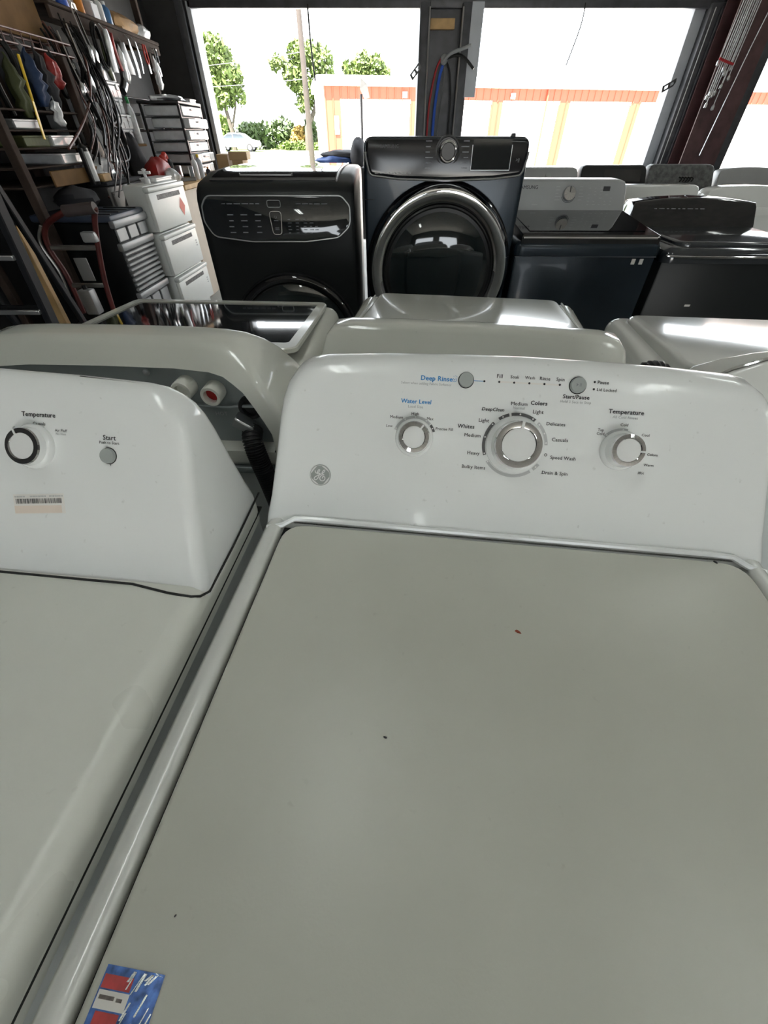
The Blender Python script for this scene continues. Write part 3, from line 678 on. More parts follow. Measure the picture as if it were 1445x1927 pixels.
half = [(0, 1.088), (.14, 1.087), (.21, 1.083), (.245, 1.076), (.275, 1.06), (.298, 1.035), (.315, 1.0), (.33, .965), (.343, .93), (.343, .84)]
out = mirror(half); out = out[:len(half)] + [(x, .84) for x in (-.3, -.15, 0, .15, .3)] + out[len(half):]
def yb_g(z): return .178 - max(0, z - 1.03) * 1.05
cn = MB(); prism(cn, out, lambda z: -.055 + (z - .95) * .75, yb_g, .014, 4, recess=(.040, .03)); obj('console', cn, 'old_enamel', G, ang=55)
bp = MB(); pin = inset(out, .046); bp.loft([[(x, yb_g(z) - .034, z) for x, z in pin], [(x, yb_g(z) - .027, z) for x, z in pin]]); bk = obj('back_panel', bp, 'back_steel', G)
# in local coordinates the machine is turned round: -x is the viewer's right
for x, z, nm in ((-.199, 1.0, 'hot'), (-.145, 1.008, 'cold')):
    m = Matrix.Translation((x, .150, z)) @ Matrix.Rotation(R(-90), 4, 'X')
    cp = obj('inlet_cap', MB().lathe([(.0195, -.01), (.0195, .024), (.018, .026), (.013, .026), (.0125, .012)], 28, m), 'white_cap', G)
    obj('inlet_plug', MB().lathe([(.0128, .008), (.0128, .013), (0, .013)], 24, m), 'red_plug' if nm == 'hot' else 'white_cap', cp)
rib = MB(); rib.tube(smooth([(-.30, .152, .972), (-.235, .153, .970), (-.215, .153, .968), (-.12, .153, .970), (-.05, .153, .970)], 4), .004, 8); obj('pressed_rib', rib, 'back_steel', bk)
tm = MB(); text(tm, 'HOT', 0, 0, .024, frame((-.199, .1515, .952), (-1, 0, 0), (0, 0, 1)), z=.0012, bold=.01); obj('embossed_word', tm, 'brushed', bk, recalc=False)
obj('screw', MB().lathe([(.006, 0), (.006, .003), (.002, .005)], 12, Matrix.Translation((-.078, .152, 1.035)) @ Matrix.Rotation(R(-90), 4, 'X')), 'brushed', bk)
m = Matrix.Translation((-.262, .150, .968)) @ Matrix.Rotation(R(-90), 4, 'X')
obj('drain_port', MB().lathe([(.024, -.01), (.024, .006), (.0225, .009), (.016, .009), (.0155, .0), (0, 0)], 28, m), 'black_plastic', G)
obj('hose_clamp', MB().rbox((-.020, -.012, -.010), (.020, .018, .010), .003, 1, Matrix.Translation((-.250, .170, .944)) @ Matrix.Rotation(R(-35), 4, 'Y')), 'brushed', G)
obj('drain_hose', corrugated([(-.262, .168, .926), (-.264, .186, .920), (-.268, .196, .905), (-.274, .200, .87), (-.285, .202, .80), (-.292, .200, .70), (-.296, .195, .45)], .0185), 'black_hose', G)
obj('lower_rail', MB().rbox((-.335, .130, .822), (.335, .180, .838), .004, 2), 'back_steel', G)

# plain white machine with a flat-backed console
P = thing('clothes_dryer', 'white machine with plain flat console back right behind the near washer console', 'dryer', (.197, .945, 0), R(180 - 8.5))
obj('cabinet', MB().rbox((-.338, -.49, .04), (.338, .13, .93), .012, 2), 'side_steel', P); feet(P)
dk = MB(); slab(dk, rrect(-.345, -.505, .345, .14, .045), .966, .90, .035, 6); obj('top_deck', dk, 'old_enamel', P, ang=60)
ld = MB(); slab(ld, round_poly([(-.285, -.495), (.285, -.495), (.300, -.03), (-.300, -.03)], [.04, .04, .01, .01], 5), .975, .940, .010, 4); tilt(obj('lid', ld, 'old_enamel', P, ang=60), 2.6)
for s in (-1, 1): obj('lid_groove', MB().tube([(s * .302, -.49, .9655), (s * .312, -.20, .9665), (s * .318, -.04, .967)], .003, 6), 'side_steel', P)
half = [(0, 1.058), (.15, 1.057), (.27, 1.054), (.305, 1.048), (.322, 1.03), (.333, .99), (.343, .94), (.343, .91)]
out = mirror(half); out = out[:len(half)] + [(x, .91) for x in (-.3, -.15, 0, .15, .3)] + out[len(half):]
cn = MB(); prism(cn, out, lambda z: -.05 + (z - .95) * .5, lambda z: .135 - (z - .91) * .55, .012, 4); obj('console', cn, 'old_enamel', P, ang=50)

# arched console washer at the edge of the frame
A = thing('washing_machine', 'shiny white washer with arched console at the right edge of the frame', 'washing machine', (.955, .742, 0), R(180 - 6.5))
obj('cabinet', MB().rbox((-.338, -.49, .04), (.338, .12, .93), .012, 2), 'side_steel', A); feet(A)
dk = MB(); slab(dk, rrect(-.345, -.51, .345, .13, .05), .962, .90, .03, 6); obj('top_deck', dk, 'dim_enamel', A, ang=60)
ld = MB(); slab(ld, rrect(-.30, -.49, .30, -.06, .05), .972, .930, .013, 4); tilt(obj('lid', ld, 'dim_enamel', A, ang=60), 3.0)
half = [(0, 1.080), (.10, 1.078), (.18, 1.071), (.25, 1.056), (.30, 1.038), (.333, 1.02), (.343, .99), (.343, .91)]
out = mirror(half); out = out[:len(half)] + [(x, .91) for x in (-.3, -.15, 0, .15, .3)] + out[len(half):]
cn = MB(); prism(cn, out, lambda z: -.04 + (z - .95) * .4, lambda z: .10 - (z - .91) * .35, .008, 4); obj('console', cn, 'dim_enamel', A, ang=50)
tr = MB(); tr.tube([(x, .10 - (z - .91) * .35 - .004, z + .002) for x, z in mirror(half[:7])[0:7][::-1] + [(x, z) for x, z in half[1:7]]], .0035, 8); obj('chrome_trim', tr, 'chrome', A)

# ================================================================== dark machines facing the camera
# black two-door washer
X = thing('washing_machine', 'black washer with glass touch panel and small round door below', 'washing machine', (-.476, 2.2, 0), R(0))
hw = .346
bod = MB()
prof = [(0.0, .05), (0.0, 1.13), (.004, 1.165), (.02, 1.19), (.06, 1.212), (.20, 1.232), (.45, 1.240), (.78, 1.236), (.82, 1.21), (.82, .05)]   # (y,z)
def xprofile(x, shr):
    return [(x, y + shr * (.0 if y > .7 else 1) * .5, z - shr * (1 if z > 1.0 else 0)) for y, z in prof]
bod.loft([xprofile(-hw + .0, .022), xprofile(-hw + .004, .010), xprofile(-hw + .018, .002), xprofile(-hw + .035, 0), xprofile(hw - .035, 0), xprofile(hw - .018, .002), xprofile(hw - .004, .010), xprofile(hw, .022)])
obj('body', bod, 'black_steel', X, ang=45); feet(X, .28, .08, .72)
tl = MB(); yz = [(.055, 1.2105), (.12, 1.2225), (.20, 1.2325), (.32, 1.2375), (.45, 1.2405), (.55, 1.2395), (.76, 1.2375)]
tl.loft([[(x, y, z + .004) for y, z in yz] + [(x, y, z - .004) for y, z in reversed(yz)] for x in (-.285, .262)]); topl = obj('top_lid', tl, 'black_gloss', X, ang=50)
obj('lid_handle', MB().tube([(-.17, .135, 1.231), (-.165, .125, 1.2275), (.06, .125, 1.2275), (.065, .135, 1.231)], .003, 6), 'brushed', topl)
obj('side_trim', MB().tube(smooth([(.27, .05, 1.213), (.272, .2, 1.236), (.275, .45, 1.244), (.275, .77, 1.24)], 5), .004, 8), 'brushed', X)
pl = round_poly([(-.325, 1.075), (-.29, 1.022), (-.12, 1.003), (.12, 1.003), (.27, 1.018), (.325, 1.06), (.325, 1.13), (.29, 1.165), (-.30, 1.165), (-.325, 1.13)], [.05, .05, .2, .2, .05, .05, .03, .04, .04, .03], 5)
yx = lambda z: -.034 + (z - 1.003) * .20
pb = MB(); prism(pb, pl, yx, lambda z: .03, .006, 3); pan = obj('touch_panel', pb, 'smoke_glass', X, ang=45)
rim = MB(); rim.tube([(x, yx(z) + .001, z) for x, z in pl] + [(pl[0][0], yx(pl[0][1]) + .001, pl[0][1])], .0028, 6, False); obj('panel_rim', rim, 'brushed', X)
XM = frame((0, -.0345, 1.003), (1, 0, 0), (0, .2, 1)) @ Matrix.Scale(1.0198, 4, (0, 1, 0)) @ Matrix.Translation((0, -1.003, 0))
db = round_poly([(-.032, 1.112), (.022, 1.112), (.016, 1.030), (-.022, 1.030)], .014, 4)
obj('start_button_ring', MB().tube([(x, yx(z) - .001, z) for x, z in db] + [(db[0][0], yx(db[0][1]) - .001, db[0][1])], .0022, 6, False), 'chrome', pan)
db = round_poly([(-.036, 1.150), (.022, 1.150), (.022, 1.126), (-.036, 1.126)], .008, 4)
obj('power_button_ring', MB().tube([(x, yx(z) - .0005, z) for x, z in db] + [(db[0][0], yx(db[0][1]) - .0005, db[0][1])], .0012, 6, False), 'brushed', pan)
tx = MB(); rr = random.Random(5)
for r_ in range(4):
    for c_, x in enumerate((-.205, -.145, -.082)): bar(tx, x - rr.uniform(.008, .016) , 1.098 - .021 * r_, x + rr.uniform(.008, .016), 1.102 - .021 * r_, XM, .0003)
for r_ in range(5):
    for c_, x in enumerate((.055, .09, .125, .152, .175)):
        if rr.random() < .85: bar(tx, x - .008, 1.082 - .012 * r_, x + rr.uniform(.002, .009), 1.0845 - .012 * r_, XM, .0003)
x = -.235
while x < -.07: w = rr.uniform(.012, .03); bar(tx, x, 1.1365, x + w, 1.1395, XM, .0003); x += w + .006
x = .09
while x < .22: w = rr.uniform(.012, .03); bar(tx, x, 1.1365, x + w, 1.1390, XM, .0003); x += w + .006
arc(tx, -.005, 1.092, .004, .005, 30, 330, XM, .0003); bar(tx, -.014, 1.078, .006, 1.0805, XM, .0003); bar(tx, -.012, 1.052, .006, 1.0545, XM, .0003); bar(tx, -.012, 1.046, .006, 1.0485, XM, .0003)
obj('panel_print', tx, 'ink_dim', pan, recalc=False)
FR = lambda x, z, y=0: Matrix.Translation((x, y, z)) @ Matrix.Rotation(R(90), 4, 'X')
dr = obj('door', MB().lathe([(.325, -.01), (.325, .012), (.318, .024), (.305, .030), (.292, .028), (.285, .018)], 72, FR(.02, .545)), 'black_gloss', X)
obj('door_glass', MB().lathe([(.286, .016), (.25, .028), (.18, .038), (.09, .044), (0, .046)], 64, FR(.02, .545)), 'door_glass', dr)
obj('door_rim', MB().lathe([(.328, .0), (.332, .006), (.328, .012)], 72, FR(.02, .545)), 'black_plastic', dr)

# tall navy front loader on its pedestal
Y = thing('clothes_dryer', 'tall navy front-loading dryer with wide chrome door ring before the bay post', 'dryer', (.257, 2.2, 0), R(0))
obj('pedestal', MB().rbox((-.34, .02, .02), (.34, .72, .36), .015, 2), 'navy_steel', Y)
obj('pedestal_drawer', MB().rbox((-.33, .0, .05), (.33, .03, .34), .01, 2), 'navy_steel', Y)
out = round_poly([(-.338, .362), (.338, .362), (.343, 1.24), (.340, 1.352), (-.340, 1.352), (-.343, 1.24)], [.01, .01, .3, .035, .035, .3], 5)
bd = MB(); prism(bd, out, lambda z: .01, lambda z: .72, .016, 4); obj('body', bd, 'navy_steel', Y, ang=45)
pl = round_poly([(-.318, 1.236), (-.20, 1.224), (0, 1.219), (.20, 1.224), (.318, 1.236), (.334, 1.30), (.330, 1.346), (-.330, 1.346), (-.334, 1.30)], [.025, .1, .2, .1, .025, .1, .018, .018, .1], 4)
cp = MB(); prism(cp, pl, lambda z: -.022 + (z - 1.22) * .10, lambda z: .03, .010, 4); pan = obj('control_panel', cp, 'panel_gloss', Y, ang=45)
rim = MB(); lo_ = [p for p in pl if p[1] < 1.31]; lo_.sort(key=lambda p: p[0]); rim.tube([(x, -.020 + (z - 1.22) * .1, z - .002) for x, z in lo_], .004, 8); obj('panel_trim', rim, 'brushed', Y)
m = FR(.002, 1.308, -.014)
kn = obj('dial', MB().lathe([(.036, .0), (.036, .012), (.034, .020), (.028, .022), (.026, .019), (0, .019)], 40, m), 'black_plastic', pan)
obj('dial_rim', MB().lathe([(.0365, .014), (.0360, .020), (.033, .0235), (.0285, .0225), (.028, .020)], 48, m, False), 'chrome', kn)
obj('dial_seat', MB().lathe([(.050, -.004), (.050, .002), (.044, .003), (.042, -.002)], 48, m), 'black_plastic', kn)
YM = frame((0, -.0215, 1.22), (1, 0, 0), (0, .10, 1))
tx = MB(); rr = random.Random(9)
for r_ in range(6):
    a = .118 - .0165 * r_
    bar(tx, -.088, a, -.088 + rr.uniform(.018, .034), a + .003, YM, .001); bar(tx, .088 - rr.uniform(.018, .034), a, .088, a + .003, YM, .001)
obj('cycle_print', tx, 'ink_dim', pan, recalc=False)
tx = MB(); x = -.295
while x < -.17: w = rr.uniform(.006, .02); bar(tx, x, .0195, x + w, .0225, YM, .001); x += w + .004
arc(tx, -.150, .021, .002, .0042, 0, 300, YM, .001); obj('feature_print', tx, 'ink_grey', pan, recalc=False)
tx = MB(); text(tx, 'SAMSUNG', -.235, .103, .075, YM, z=.001, bold=.012); obj('lettering', tx, 'ink_faint', pan, recalc=False)
fr = MB(); z0, z1 = .030, .108
fr.tube([tuple(YM @ Vector(p)) for p in [(.102, z1, .002), (.102, z0, .002), (.262, z0, .002), (.262, z1, .002)]], .0018, 6); dp = obj('display_frame', fr, 'brushed', pan)
obj('display', MB().add([(.104, .032, .0012), (.260, .032, .0012), (.260, .125, .0012), (.104, .125, .0012)], [(0, 1, 2, 3)], YM), 'smoke_glass', pan, recalc=False)
sb = MB(); text(sb, '>||', .292, .062, .014, YM, z=.0014, bold=.01); obj('start_mark', sb, 'ink_dim', pan, recalc=False)
obj('top_clip', MB().rbox((.262, .02, 1.350), (.278, .06, 1.362), .004, 2), 'black_plastic', Y)
for x0, x1 in ((-.25, -.19), (.135, .18)):
    pass
obj('front_crease', MB().box((-.3395, -.0005 + .009, 1.150), (-.30, .012, 1.152)), 'gap_dark', Y)
DC = (-.001, .882)
surr = MB().lathe([(.336, -.022), (.340, -.006), (.336, .010), (.325, .020)], 80, FR(*DC)); dr = obj('door', surr, 'black_gloss', Y)
obj('chrome_ring', MB().lathe([(.326, .012), (.324, .036), (.312, .052), (.294, .056), (.272, .046), (.256, .030), (.252, .018)], 96, FR(*DC), False), 'chrome', dr)
obj('inner_rim', MB().lathe([(.257, .020), (.256, .034), (.250, .037), (.244, .032)], 80, FR(*DC)), 'black_plastic', dr)
obj('door_glass', MB().lathe([(.247, .026), (.22, .036), (.17, .048), (.10, .057), (0, .060)], 72, FR(*DC)), 'door_glass', dr)

# dark top loader with the silver console
Zt = thing('washing_machine', 'dark top-loading washer with silver knob console beside the navy dryer', 'washing machine', (.965, 2.72, 0), R(-1))
obj('cabinet', MB().rbox((-.335, -.51, .04), (.335, .16, .955), .012, 2), 'navy_steel', Zt); feet(Zt)
dk = MB(); slab(dk, rrect(-.343, -.525, .343, .17, .045), 1.000, .94, .03, 5); obj('top_deck', dk, 'navy_steel', Zt, ang=55)
def slope_lid(root, x0, x1, y0, z0, y1, z1, th, mat, name='lid'):
    mb = MB(); o = rrect(x0, 0, x1, 1, .0)
    mb.loft([[(x0, y0, z0 - th), (x1, y0, z0 - th), (x1, y1, z1 - th), (x0, y1, z1 - th)], [(x0, y0, z0 - .01), (x1, y0, z0 - .01), (x1, y1, z1), (x0, y1, z1)],
             [(x0 + .008, y0 + .012, z0), (x1 - .008, y0 + .012, z0), (x1 - .004, y1, z1 + .004), (x0 + .004, y1, z1 + .004)]]); return obj(name, mb, mat, root, ang=25)
lid = slope_lid(Zt, -.318, .318, -.518, 1.022, -.05, 1.058, .06, 'black_gloss')
obj('lid_glass', MB().add([(-.27, -.45, 1.0298), (.27, -.45, 1.0298), (.285, -.07, 1.0612), (-.285, -.07, 1.0612), (-.27, -.45, 1.0275), (.27, -.45, 1.0275), (.285, -.07, 1.0590), (-.285, -.07, 1.0590)], [(0, 1, 2, 3), (7, 6, 5, 4), (0, 4, 5, 1), (1, 5, 6, 2), (2, 6, 7, 3), (3, 7, 4, 0)]), 'smoke_glass', lid)
obj('lid_trim', MB().tube([(-.312, -.524, 1.012), (.300, -.524, 1.012), (.318, -.50, 1.016), (.322, -.05, 1.052)], .0045, 8), 'chrome', lid)
half = [(0, 1.186), (.28, 1.186), (.305, 1.178), (.318, 1.155), (.328, 1.06), (.330, .96)]
out = mirror(half); out = out[:len(half)] + [(x, .96) for x in (-.2, 0, .2)] + out[len(half):]
cn = MB(); prism(cn, out, lambda z: -.035 + (z - 1.06) * .30, lambda z: .15, .010, 4); con = obj('console', cn, 'grey_console', Zt, ang=50)
ZM = frame((0, -.035, 1.06), (1, 0, 0), (0, .30, 1))
m = ZM @ Matrix.Translation((.018, .070, 0))
kn = obj('dial', MB().lathe([(.033, 0), (.033, .014), (.030, .019), (.0, .021)], 40, m), 'chrome', con)
obj('pointer', MB().box((-.002, .004, .0195), (.002, .029, .0215), m), 'ink_black', kn)
sc_ = MB(); arc(sc_, .018, .070, .036, .038, 110, 250, ZM, .0008); obj('dial_arc', sc_, 'ink_black', con, recalc=False)
tx = MB(); text(tx, 'SAMSUNG', -.200, .098, .100, ZM, z=.0008, bold=.014); obj('lettering', tx, 'ink_black', con, recalc=False)
tx = MB(); rr = random.Random(4)
for r_ in range(5):
    bar(tx, -.052 - .0, .100 - .014 * r_, -.052 + rr.uniform(.015, .03), .1025 - .014 * r_, ZM, .0008); bar(tx, .072, .100 - .014 * r_, .072 + rr.uniform(.015, .028), .1025 - .014 * r_, ZM, .0008)
for r_ in range(6):
    for c_ in range(5):
        if rr.random() < .75: bar(tx, .122 + .030 * c_, .094 - .014 * r_, .122 + .030 * c_ + rr.uniform(.006, .016), .0965 - .014 * r_, ZM, .0008)
bar(tx, -.17, .022, -.14, .0245, ZM, .0008); obj('console_print', tx, 'ink_grey', con, recalc=False)
obj('display', MB().rbox((.196, .083, 0), (.232, .103, .002), .001, 1, ZM), 'ink_black', con)
st = obj('front_seam', MB().box((-.334, -.5125, .935), (.334, -.509, .9375)), 'ink_dim', Zt)
for x in (.225, .262): obj('care_sticker', MB().rbox((x, -.5125, .905), (x + .018, -.5095, .928), .0008, 1), 'paper', Zt)

# dark top loader with the long black console
V = thing('washing_machine', 'dark top-loading washer with long black arched console at the frame edge', 'washing machine', (1.700, 2.72, 0), R(-2))
obj('cabinet', MB().rbox((-.345, -.51, .04), (.345, .16, .925), .012, 2), 'black_steel', V); feet(V)
dk = MB(); slab(dk, rrect(-.352, -.53, .352, .17, .05), .975, .91, .045, 6); obj('top_deck', dk, 'dark_lid', V, ang=55)
ld = MB(); slab(ld, round_poly([(-.285, -.50), (.285, -.50), (.31, -.06), (-.31, -.06)], [.05, .05, .01, .01], 4), .992, .965, .014, 4); obj('lid', ld, 'dark_lid', V, ang=50)
obj('deck_trim', MB().tube(smooth([(-.35, -.10, .968), (-.345, -.38, .960), (-.33, -.50, .945), (-.28, -.532, .938), (.30, -.532, .938)], 6), .0045, 8), 'chrome', V)
half = [(0, 1.110), (.18, 1.104), (.28, 1.094), (.322, 1.088), (.330, 1.07), (.338, 1.0), (.340, .95)]
out = mirror(half); out = out[:len(half)] + [(x, .95) for x in (-.2, 0, .2)] + out[len(half):]
cn = MB(); prism(cn, out, lambda z: -.03 + (z - 1.0) * .5, lambda z: .15, .010, 4); con = obj('console', cn, 'black_gloss', V, ang=50)
VM = frame((0, -.03, 1.0), (1, 0, 0), (0, .5, 1)); tx = MB(); x = -.22; rr = random.Random(8)
while x < .05: w = rr.uniform(.01, .03); bar(tx, x, .068, x + w, .071, VM, .001); x += w + .012
obj('console_print', tx, 'ink_dim', con, recalc=False)
obj('scuff', MB().rbox((-.14, -.5115, .715), (-.112, -.5095, .725), .0008, 1), 'paper', V)

# ------------------------------------------------------------------ machines further back
def back_machine(label, x, y, rz, body, lidm, conm, ctop=1.12, arch=.0, knobx=None, w=.686, name='washing_machine', cat='washing machine', top=.95, glass=None):
    t = thing(name, label, cat, (x, y, 0), rz, 'machines in the far rows'); h = w / 2
    obj('cabinet', MB().rbox((-h + .006, -.50, .04), (h - .006, .16, top - .03), .012, 2), body, t); feet(t)
    dk = MB(); slab(dk, rrect(-h, -.515, h, .17, .04), top, top - .06, .03, 4); obj('top_deck', dk, body, t, ang=55)
    ld = MB(); slab(ld, rrect(-h + .045, -.49, h - .045, -.06, .03), top + .012, top - .004, .010, 3); l = obj('lid', ld, lidm, t, ang=50)
    obj('lid_handle', MB().tube([(-h + .12, -.492, top + .006), (-h + .14, -.498, top + .008), (h - .14, -.498, top + .008), (h - .12, -.492, top + .006)], .004, 6), 'brushed', l)
    half = [(0, ctop), (h * .6, ctop - arch * .3), (h * .85, ctop - arch), (h - .02, ctop - arch - .012), (h - .006, ctop - arch - .04), (h, top + .01), (h, top - .03)]
    out = mirror(half); out = out[:len(half)] + [(q, top - .03) for q in (-.2, 0, .2)] + out[len(half):]
    cn = MB(); prism(cn, out, lambda z: -.03 + (z - top) * .5, lambda z: .16, .012, 3); c = obj('console', cn, conm, t, ang=50)
    mm = frame((0, -.03, top), (1, 0, 0), (0, .5, 1))
    for kx in (knobx or []): obj('knob', MB().lathe([(.030, 0), (.028, .02), (.0, .024)], 24, mm @ Matrix.Translation((kx, (ctop - top) * .62, 0))), 'button_grey', c)
    return t, c, mm
back_machine('pale washer with small round knob half hidden behind the silver console', 1.66, 5.35, R(0), 'white_enamel', 'white_enamel', 'grey_console', 1.11, .0, [.03])
t, c, mm = back_machine('dark washer with smooth black console behind the far white lids', 2.38, 5.38, R(0), 'navy_steel', 'dark_lid', 'black_steel', 1.125, .0)
obj('panel_inlay', MB().rbox((-.10, .05, 0), (.28, .16, .003), .002, 1, mm), 'black_gloss', c)
t, c, mm = back_machine('dark washer with scuffed grey console in front of the brown column', 3.09, 5.40, R(0), 'navy_steel', 'dark_lid', 'worn_console', 1.13, .0)
for k in range(5): obj('loose_wire', MB().tube(smooth([tuple(mm @ Vector(p)) for p in [(-.02 + .03 * k, .09, .004), (.0 + .03 * k, .07, .02), (-.01 + .03 * k, .05, .004)]], 4), .006, 6), 'cable_black', c)
back_machine('dark washer with rounded grey console past the scuffed one', 3.83, 5.40, R(-2), 'navy_steel', 'dark_lid', 'grey_console', 1.11, .02)
back_machine('dark washer with plain black console at the frame edge, far row', 4.55, 5.35, R(-3), 'navy_steel', 'dark_lid', 'black_steel', 1.10, .01)
back_machine('white washer turned away, its plain console back showing past the long black console', 2.10, 4.10, R(180), 'white_enamel', 'white_enamel', 'white_enamel', 1.075, .0)
back_machine('white washer turned away at the frame edge above the long black console', 2.84, 4.08, R(180), 'white_enamel', 'white_enamel', 'white_enamel', 1.072, .015)

# ================================================================== left side: shelves, bench and clutter
def lump(mb, c, rx, ry, rz, seed, amp=.22, n=14, m=9, flat=None):
    r2 = random.Random(seed); ph = [r2.uniform(0, 6.28) for _ in range(6)]
    rings = []
    for i in range(m + 1):
        th = math.pi * (.04 + .92 * i / m); ring = []
        for j in range(n):
            a = 2 * math.pi * j / n
            k = 1 + amp * (.5 * math.sin(3 * a + ph[0] + 2 * th) + .35 * math.sin(5 * th + ph[1] + 2 * a) + .3 * math.sin(7 * a + ph[2]) * math.sin(th))
            z = c[2] - rz * math.cos(th) * (1 + .1 * math.sin(2 * a + ph[3]))
            if flat is not None: z = max(z, flat)
            ring.append((c[0] + rx * k * math.sin(th) * math.cos(a), c[1] + ry * k * math.sin(th) * math.sin(a), z))
        rings.append(ring)
    return mb.loft(rings)
def hang_sack(name, label, cat, x, y, ztop, zbot, rx, ry, mat, seed, group=None):
    """soft thing hanging from a hook: narrow neck, wider below"""
    mb = MB(); h = ztop - zbot; r2 = random.Random(seed); rings = []
    for q, k in ((0, .12), (.06, .2), (.14, .5), (.22, .8), (.32, .85), (.42, 1.05), (.52, .9), (.62, 1.1), (.72, .95), (.82, 1.05), (.9, .8), (1, .45)):
        k *= r2.uniform(.8, 1.15)
        dx = r2.uniform(-.2, .2) * rx; dy = r2.uniform(-.2, .2) * ry
        rings.append([(dx + rx * k * math.cos(a) * (1 + .3 * math.sin(4 * a + seed + 5 * q)), dy + ry * k * math.sin(a) * (1 + .18 * math.sin(5 * a + seed)), h * (1 - q)) for a in [2 * math.pi * j / 20 for j in range(20)]])
    mb.loft(rings)
    return tag(obj(name, mb, mat, loc=(x, y, zbot), ang=100), label, cat, group)
def bottle(name, label, loc, r, h, mat, capmat, group=None, n=18):
    t = thing(name, label, 'bottle', loc, 0, group)
    obj('body', MB().lathe([(r * .9, 0), (r, .01), (r, h * .66), (r * .75, h * .76), (r * .38, h * .82), (r * .38, h * .87)], n), mat, t)
    obj('cap', MB().lathe([(r * .42, h * .86), (r * .42, h * .98), (r * .35, h), (0, h)], n), capmat, t); return t

# shelving fixed to the left wall
SH = thing('storage_shelving', 'wooden wall shelving crowded with hanging cables, boxes and tools', 'shelving', (-3.02, 4.0, 0))
def shpart(name, lo, hi, mat, r=.006): return obj(name, MB().rbox((lo[0] + 3.02, lo[1] - 4.0, lo[2]), (hi[0] + 3.02, hi[1] - 4.0, hi[2]), r, 1), mat, SH)
shpart('plywood_panel', (-2.68, 2.6, 1.88), (-2.65, 4.85, 2.85), 'plywood')
for y in (2.7, 4.78, 6.9): shpart('upright', (-2.74, y, 0), (-2.68, y + .06, 2.85), 'old_post')
for y in (2.7, 4.78, 6.9): shpart('shelf_arm', (-3.02, y, 2.05), (-2.68, y + .05, 2.09), 'plywood')
shpart('shelf_board', (-3.02, 4.88, 2.085), (-2.56, 6.95, 2.11), 'old_post')
shpart('hanging_rail', (-2.60, 4.88, 2.01), (-2.57, 6.95, 2.085), 'old_post')
shpart('shelf_board', (-3.02, 4.70, 1.265), (-2.50, 5.72, 1.285), 'plywood')
shpart('shelf_board', (-3.02, 5.60, 1.375), (-2.58, 6.55, 1.39), 'metal_box')
shpart('shelf_board', (-3.02, 5.75, 1.62), (-2.58, 6.9, 1.635), 'metal_box')
for y in (5.62, 6.50): shpart('shelf_post', (-2.62, y, 0.9), (-2.59, y + .03, 1.64), 'metal_box')
shpart('shelf_post', (-2.53, 4.72, 0.0), (-2.50, 4.75, 1.27), 'metal_box')
# low side rack with thin shelves
RK = thing('side_rack', 'worn brown rack with thin shelves under the plywood panel', 'rack', (-2.42, 3.5, 0))
for x in (-.55, 0):
    for y in (0, 1.0): obj('post', MB().rbox((x - .03, y - .03, 0), (x + .03, y + .03, 1.78), .005, 1), 'old_post', RK)
for z in (1.08, 1.18, 1.28, 1.37, 1.47): obj('shelf', MB().rbox((-.56, -.02, z), (-.01, 1.03, z + .012), .003, 1), 'old_post', RK)
obj('wood_front', MB().rbox((.015, .25, 1.075), (.03, .95, 1.165), .004, 1), 'plywood', RK)
# wire basket below the plywood
WB = thing('wire_basket', 'rusty wire grid basket fixed below the plywood panel', 'basket', (-2.56, 3.9, 1.80))
for z in (0, .065): obj('rim_wire', MB().tube([(-.09, -.9, z), (.09, -.9, z), (.09, .9, z), (-.09, .9, z), (-.09, -.9, z)], .006, 6), 'cable_brown', WB)
w0 = obj('cross_wire', MB().tube([(-.09, 0, .065), (-.09, 0, 0), (.09, 0, 0), (.09, 0, .065)], .004, 6), 'cable_brown', WB, loc=(0, -.8, 0))
for k in range(1, 17): share('cross_wire', w0, WB, (0, -.8 + .1 * k, 0))

# soft things hanging under the basket
for args in (('cloth_bag', 'blue cloth bag hanging under the wire basket', 'bag', -2.42, 4.07, 1.78, 1.50, .05, .065, 'cloth_blue', 1),
             ('cloth_bag', 'olive green rag hanging under the wire basket', 'rag', -2.44, 3.87, 1.74, 1.44, .04, .05, 'cloth_green', 2),
             ('cloth_bag', 'dark red glove bundle hanging near the plywood edge', 'glove', -2.42, 4.32, 1.78, 1.60, .045, .055, 'bag_red', 3),
             ('cloth_bag', 'black pouch hanging under the wire basket', 'pouch', -2.43, 4.22, 1.80, 1.47, .04, .05, 'cloth_dark', 4),
             ('cloth_bag', 'pale plastic pouch hanging between blue bag and red gloves', 'pouch', -2.42, 4.18, 1.56, 1.40, .03, .04, 'bag_clear', 5)):
    hang_sack(*args)
tag(obj('scraper', MB().rbox((-.004, -.012, 0), (.004, .012, .20), .003, 1).tube([(0, 0, .2), (0, 0, .42)], .009, 8), 'bottle_yellow', loc=(-2.40, 3.86, 1.33), rot=(R(-14), 0, 0)), 'yellow handled scraper hanging in front of the side rack', 'scraper')
for k, (y, lb_) in enumerate(((3.72, 'black strap hanging at the near end of the wire basket'), (3.97, 'black strap hanging between green rag and blue bag'), (4.13, 'grey strap hanging behind the blue bag'), (4.45, 'black strap hanging beside the dark red gloves'))):
    pts = [(-2.50, y, 1.84), (-2.46, y + .01, 1.74), (-2.45, y - .02, 1.6), (-2.46, y + .02, 1.45 + .04 * k)]
    tag(obj('hanging_strap', MB().tube(smooth(pts, 5), [.012, .012, .02, .02, .02] + [.018] * 11, 8), 'cable_black' if k != 2 else 'cable_grey'), lb_, 'strap')
